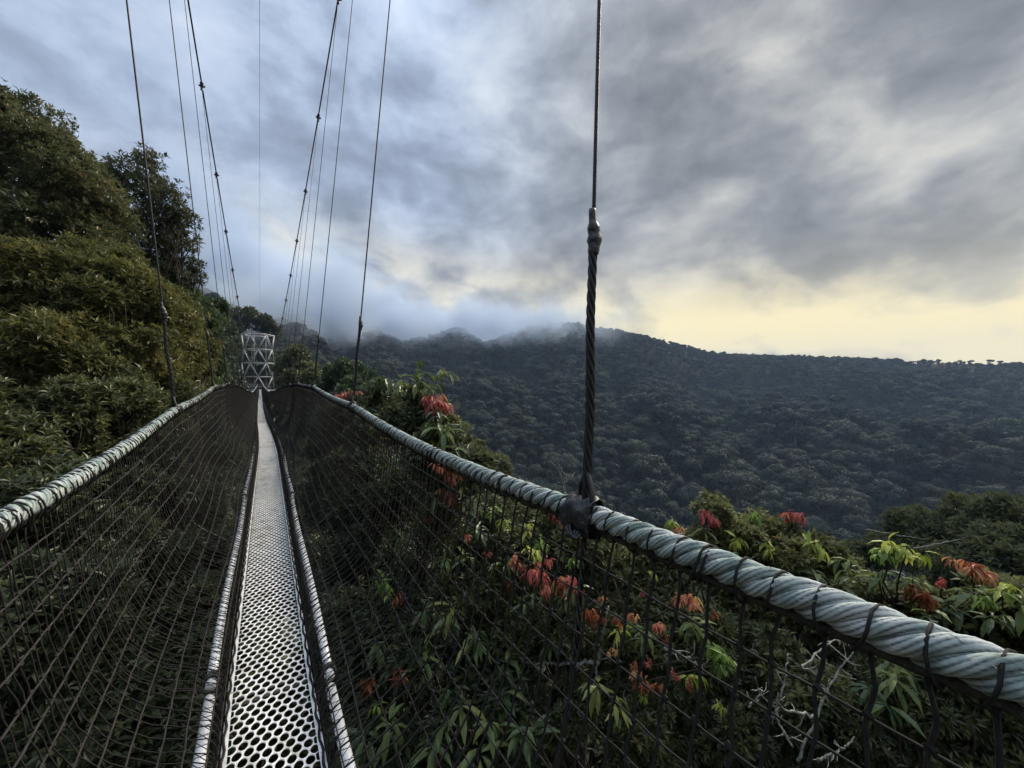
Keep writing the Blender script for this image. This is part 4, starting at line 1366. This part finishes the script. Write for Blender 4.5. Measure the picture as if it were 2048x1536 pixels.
def scatter(name, label, cat, src, P, rotz, scale, idx):
    me = bpy.data.meshes.new(name)
    me.vertices.add(len(P))
    me.vertices.foreach_set('co', P.astype(np.float32).ravel())
    for nm_, ty, arr in (('idx', 'INT', idx.astype(np.int32)), ('scl', 'FLOAT', scale.astype(np.float32)), ('rz', 'FLOAT', rotz.astype(np.float32))):
        at = me.attributes.new(nm_, ty, 'POINT')
        at.data.foreach_set('value', arr)
    me.update()
    o = link(name, me, kind='stuff', label=label, category=cat)
    ng = bpy.data.node_groups.new(name + '_scatter', 'GeometryNodeTree')
    ng.interface.new_socket('Geometry', in_out='INPUT', socket_type='NodeSocketGeometry')
    ng.interface.new_socket('Geometry', in_out='OUTPUT', socket_type='NodeSocketGeometry')
    N = ng.nodes
    gi, go = N.new('NodeGroupInput'), N.new('NodeGroupOutput')
    join = N.new('GeometryNodeJoinGeometry')

    def attr(nm_, ty):
        q = N.new('GeometryNodeInputNamedAttribute')
        q.data_type = ty
        q.inputs['Name'].default_value = nm_
        return q.outputs[0]
    ia, sa, ra = attr('idx', 'INT'), attr('scl', 'FLOAT'), attr('rz', 'FLOAT')
    cx = N.new('ShaderNodeCombineXYZ')
    ng.links.new(ra, cx.inputs[2])
    for i, parts in enumerate(src):
        cmp_ = N.new('FunctionNodeCompare')
        cmp_.data_type = 'INT'
        cmp_.operation = 'EQUAL'
        ii = [s for s in cmp_.inputs if s.type == 'INT']
        ng.links.new(ia, ii[0])
        ii[1].default_value = i
        jn = N.new('GeometryNodeJoinGeometry')
        for p in parts:
            so = bpy.data.objects.new(name + '_model', p)      # kept out of the scene; only its shape is used
            oi_ = N.new('GeometryNodeObjectInfo')
            oi_.inputs['Object'].default_value = so
            ng.links.new(oi_.outputs['Geometry'], jn.inputs[0])
        iop = N.new('GeometryNodeInstanceOnPoints')
        ng.links.new(gi.outputs[0], iop.inputs['Points'])
        ng.links.new(cmp_.outputs[0], iop.inputs['Selection'])
        ng.links.new(jn.outputs[0], iop.inputs['Instance'])
        ng.links.new(cx.outputs[0], iop.inputs['Rotation'])
        ng.links.new(sa, iop.inputs['Scale'])
        ng.links.new(iop.outputs[0], join.inputs[0])
    ng.links.new(join.outputs[0], go.inputs[0])
    md = o.modifiers.new('scatter', 'NODES')
    md.node_group = ng
    return o


scatter('far_forest', 'dense dark forest covering the far slopes up to the misty ridge', 'forest', FT,
        np.stack([X, Y, Z], -1)[rest], rot[rest], sc[rest], rng.integers(0, len(FT), len(rest)))

# undergrowth on the near slopes
def bush(seed):
    global rng
    keep_ = rng
    rng = np.random.default_rng(seed)
    mb = MB()
    L = [(np.array([rng.uniform(-.8, .8), rng.uniform(-.8, .8), rng.uniform(.4, 1.9)]), rng.uniform(.6, 1.0)) for _ in range(6)]
    crown(mb, L, 0.30, 0.12, 1.6, tbase=.3, gaps=.4)
    rng = keep_
    return (mb.mesh('bush', M_DARKLEAF),)


BU = [bush(500 + q) for q in range(4)]
bx, by = np.meshgrid(np.arange(-40, 60, 1.9), np.arange(-6, 120, 1.9), indexing='ij')
bx = (bx + rng.uniform(-.9, .9, bx.shape)).ravel()
by = (by + rng.uniform(-.9, .9, by.shape)).ravel()
bz = terrain(bx, by)
k = (np.arctan2(bx, by) > PHI - math.radians(60)) & (np.arctan2(bx, by) < PHI + math.radians(58)) & (np.hypot(bx, by) > 3.0)
bx, by, bz = bx[k], by[k], bz[k]
bs = rng.uniform(.8, 1.7, len(bx))
clear = (np.abs(bx) < 1.9) & (bz + 3.0 * bs > -2.6)
k = ~clear
scatter('undergrowth', 'dark undergrowth covering the steep ground below the walkway', 'undergrowth', BU, np.stack([bx, by, bz - .2], -1)[k], rng.uniform(0, 6.28, k.sum()), bs[k], rng.integers(0, 4, k.sum()))

# ------------------------------------------------------------------ air: haze in the valley, cloud on the ridge
def box_obj(name, lo, hi, mat, **props):
    lo, hi = np.array(lo, float), np.array(hi, float)
    c, h = (lo + hi) / 2, (hi - lo) / 2
    v = np.array([[x, y, z] for x in (-1, 1) for y in (-1, 1) for z in (-1, 1)]) * h
    mb = MB()
    mb.add(v, [[0, 1, 3, 2], [4, 6, 7, 5], [0, 4, 5, 1], [2, 3, 7, 6], [0, 2, 6, 4], [1, 5, 7, 3]])
    return link(name, mb.mesh(name, mat), loc=tuple(c), **props)


m, n = material('haze_air')
pv = n.node('ShaderNodeVolumePrincipled')
pv.inputs['Color'].default_value = (0.52, 0.71, 1.0, 1)
pv.inputs['Density'].default_value = 0.00017
out = n.node('ShaderNodeOutputMaterial')
n.t.links.new(pv.outputs[0], out.inputs['Volume'])
box_obj('haze', (-2300, -1300, GZ.min() - 1.5), (2300, 2500, max(GZ.max() + 30, 158)), m, kind='stuff', label='thin blue haze hanging in the valley air', category='haze')

m, n = material('ridge_mist')
g = n.node('ShaderNodeNewGeometry')
pos = g.outputs['Position']
px_, py_, pz_ = n.xyz(pos)
n_a = n.noise(pos, 0.019, 7.0, 0.62, 0.6)
azm = n.m('ARCTAN2', px_, py_)
rr_ = n.m('SQRT', n.m('ADD', n.m('MULTIPLY', px_, px_), n.m('MULTIPLY', py_, py_)))
hh = n.m('DIVIDE', pz_, rr_)
low = n.smooth(hh, n.m('ADD', 0.052, n.m('MULTIPLY', n.m('SUBTRACT', n_a, .5), 0.16)), 0.17)
topf = n.smooth(n.m('ADD', pz_, n.m('MULTIPLY', n.m('SUBTRACT', n_a, .5), -90.0)), n.smooth(azm, 0.08, 0.34, 84.0, 62.0), n.smooth(azm, 0.08, 0.34, 138.0, 118.0), 1.0, 0.0)
lat = n.m('MULTIPLY', n.smooth(azm, 0.55, 0.98, 1.0, 0.0), n.smooth(azm, -0.25, -0.10))
crest = n.node('ShaderNodeMapRange')
n.put(crest.inputs['Value'], azm)
for nm_, v_ in (('From Min', -0.1), ('From Max', 0.26), ('To Min', 325.0), ('To Max', 535.0)):
    crest.inputs[nm_].default_value = v_
beyond = n.m('SUBTRACT', rr_, n.m('ADD', crest.outputs[0], n.m('MULTIPLY', n.m('MAXIMUM', n.m('SUBTRACT', azm, .26), 0.0), 160.0)))
behind = n.m('MAXIMUM', n.smooth(beyond, -95.0, -5.0), n.m('MULTIPLY', n.smooth(n_a, 0.46, 0.62), n.smooth(beyond, -190.0, -60.0, 0.0, 0.5)))
den = n.m('MULTIPLY', n.m('MULTIPLY', n.m('MULTIPLY', low, topf), behind), n.m('MULTIPLY', lat, n.smooth(n_a, 0.38, 0.60)))
pv = n.node('ShaderNodeVolumePrincipled')
pv.inputs['Color'].default_value = (0.70, 0.79, 0.91, 1)
n.put(pv.inputs['Density'], n.m('MULTIPLY', den, n.smooth(azm, 0.10, 0.34, 0.16, 0.085)))
out = n.node('ShaderNodeOutputMaterial')
n.t.links.new(pv.outputs[0], out.inputs['Volume'])
box_obj('ridge_mist', (-110, 260, 12), (430, 700, 152), m, kind='stuff', label='white cloud drifting over the left part of the ridge', category='mist')
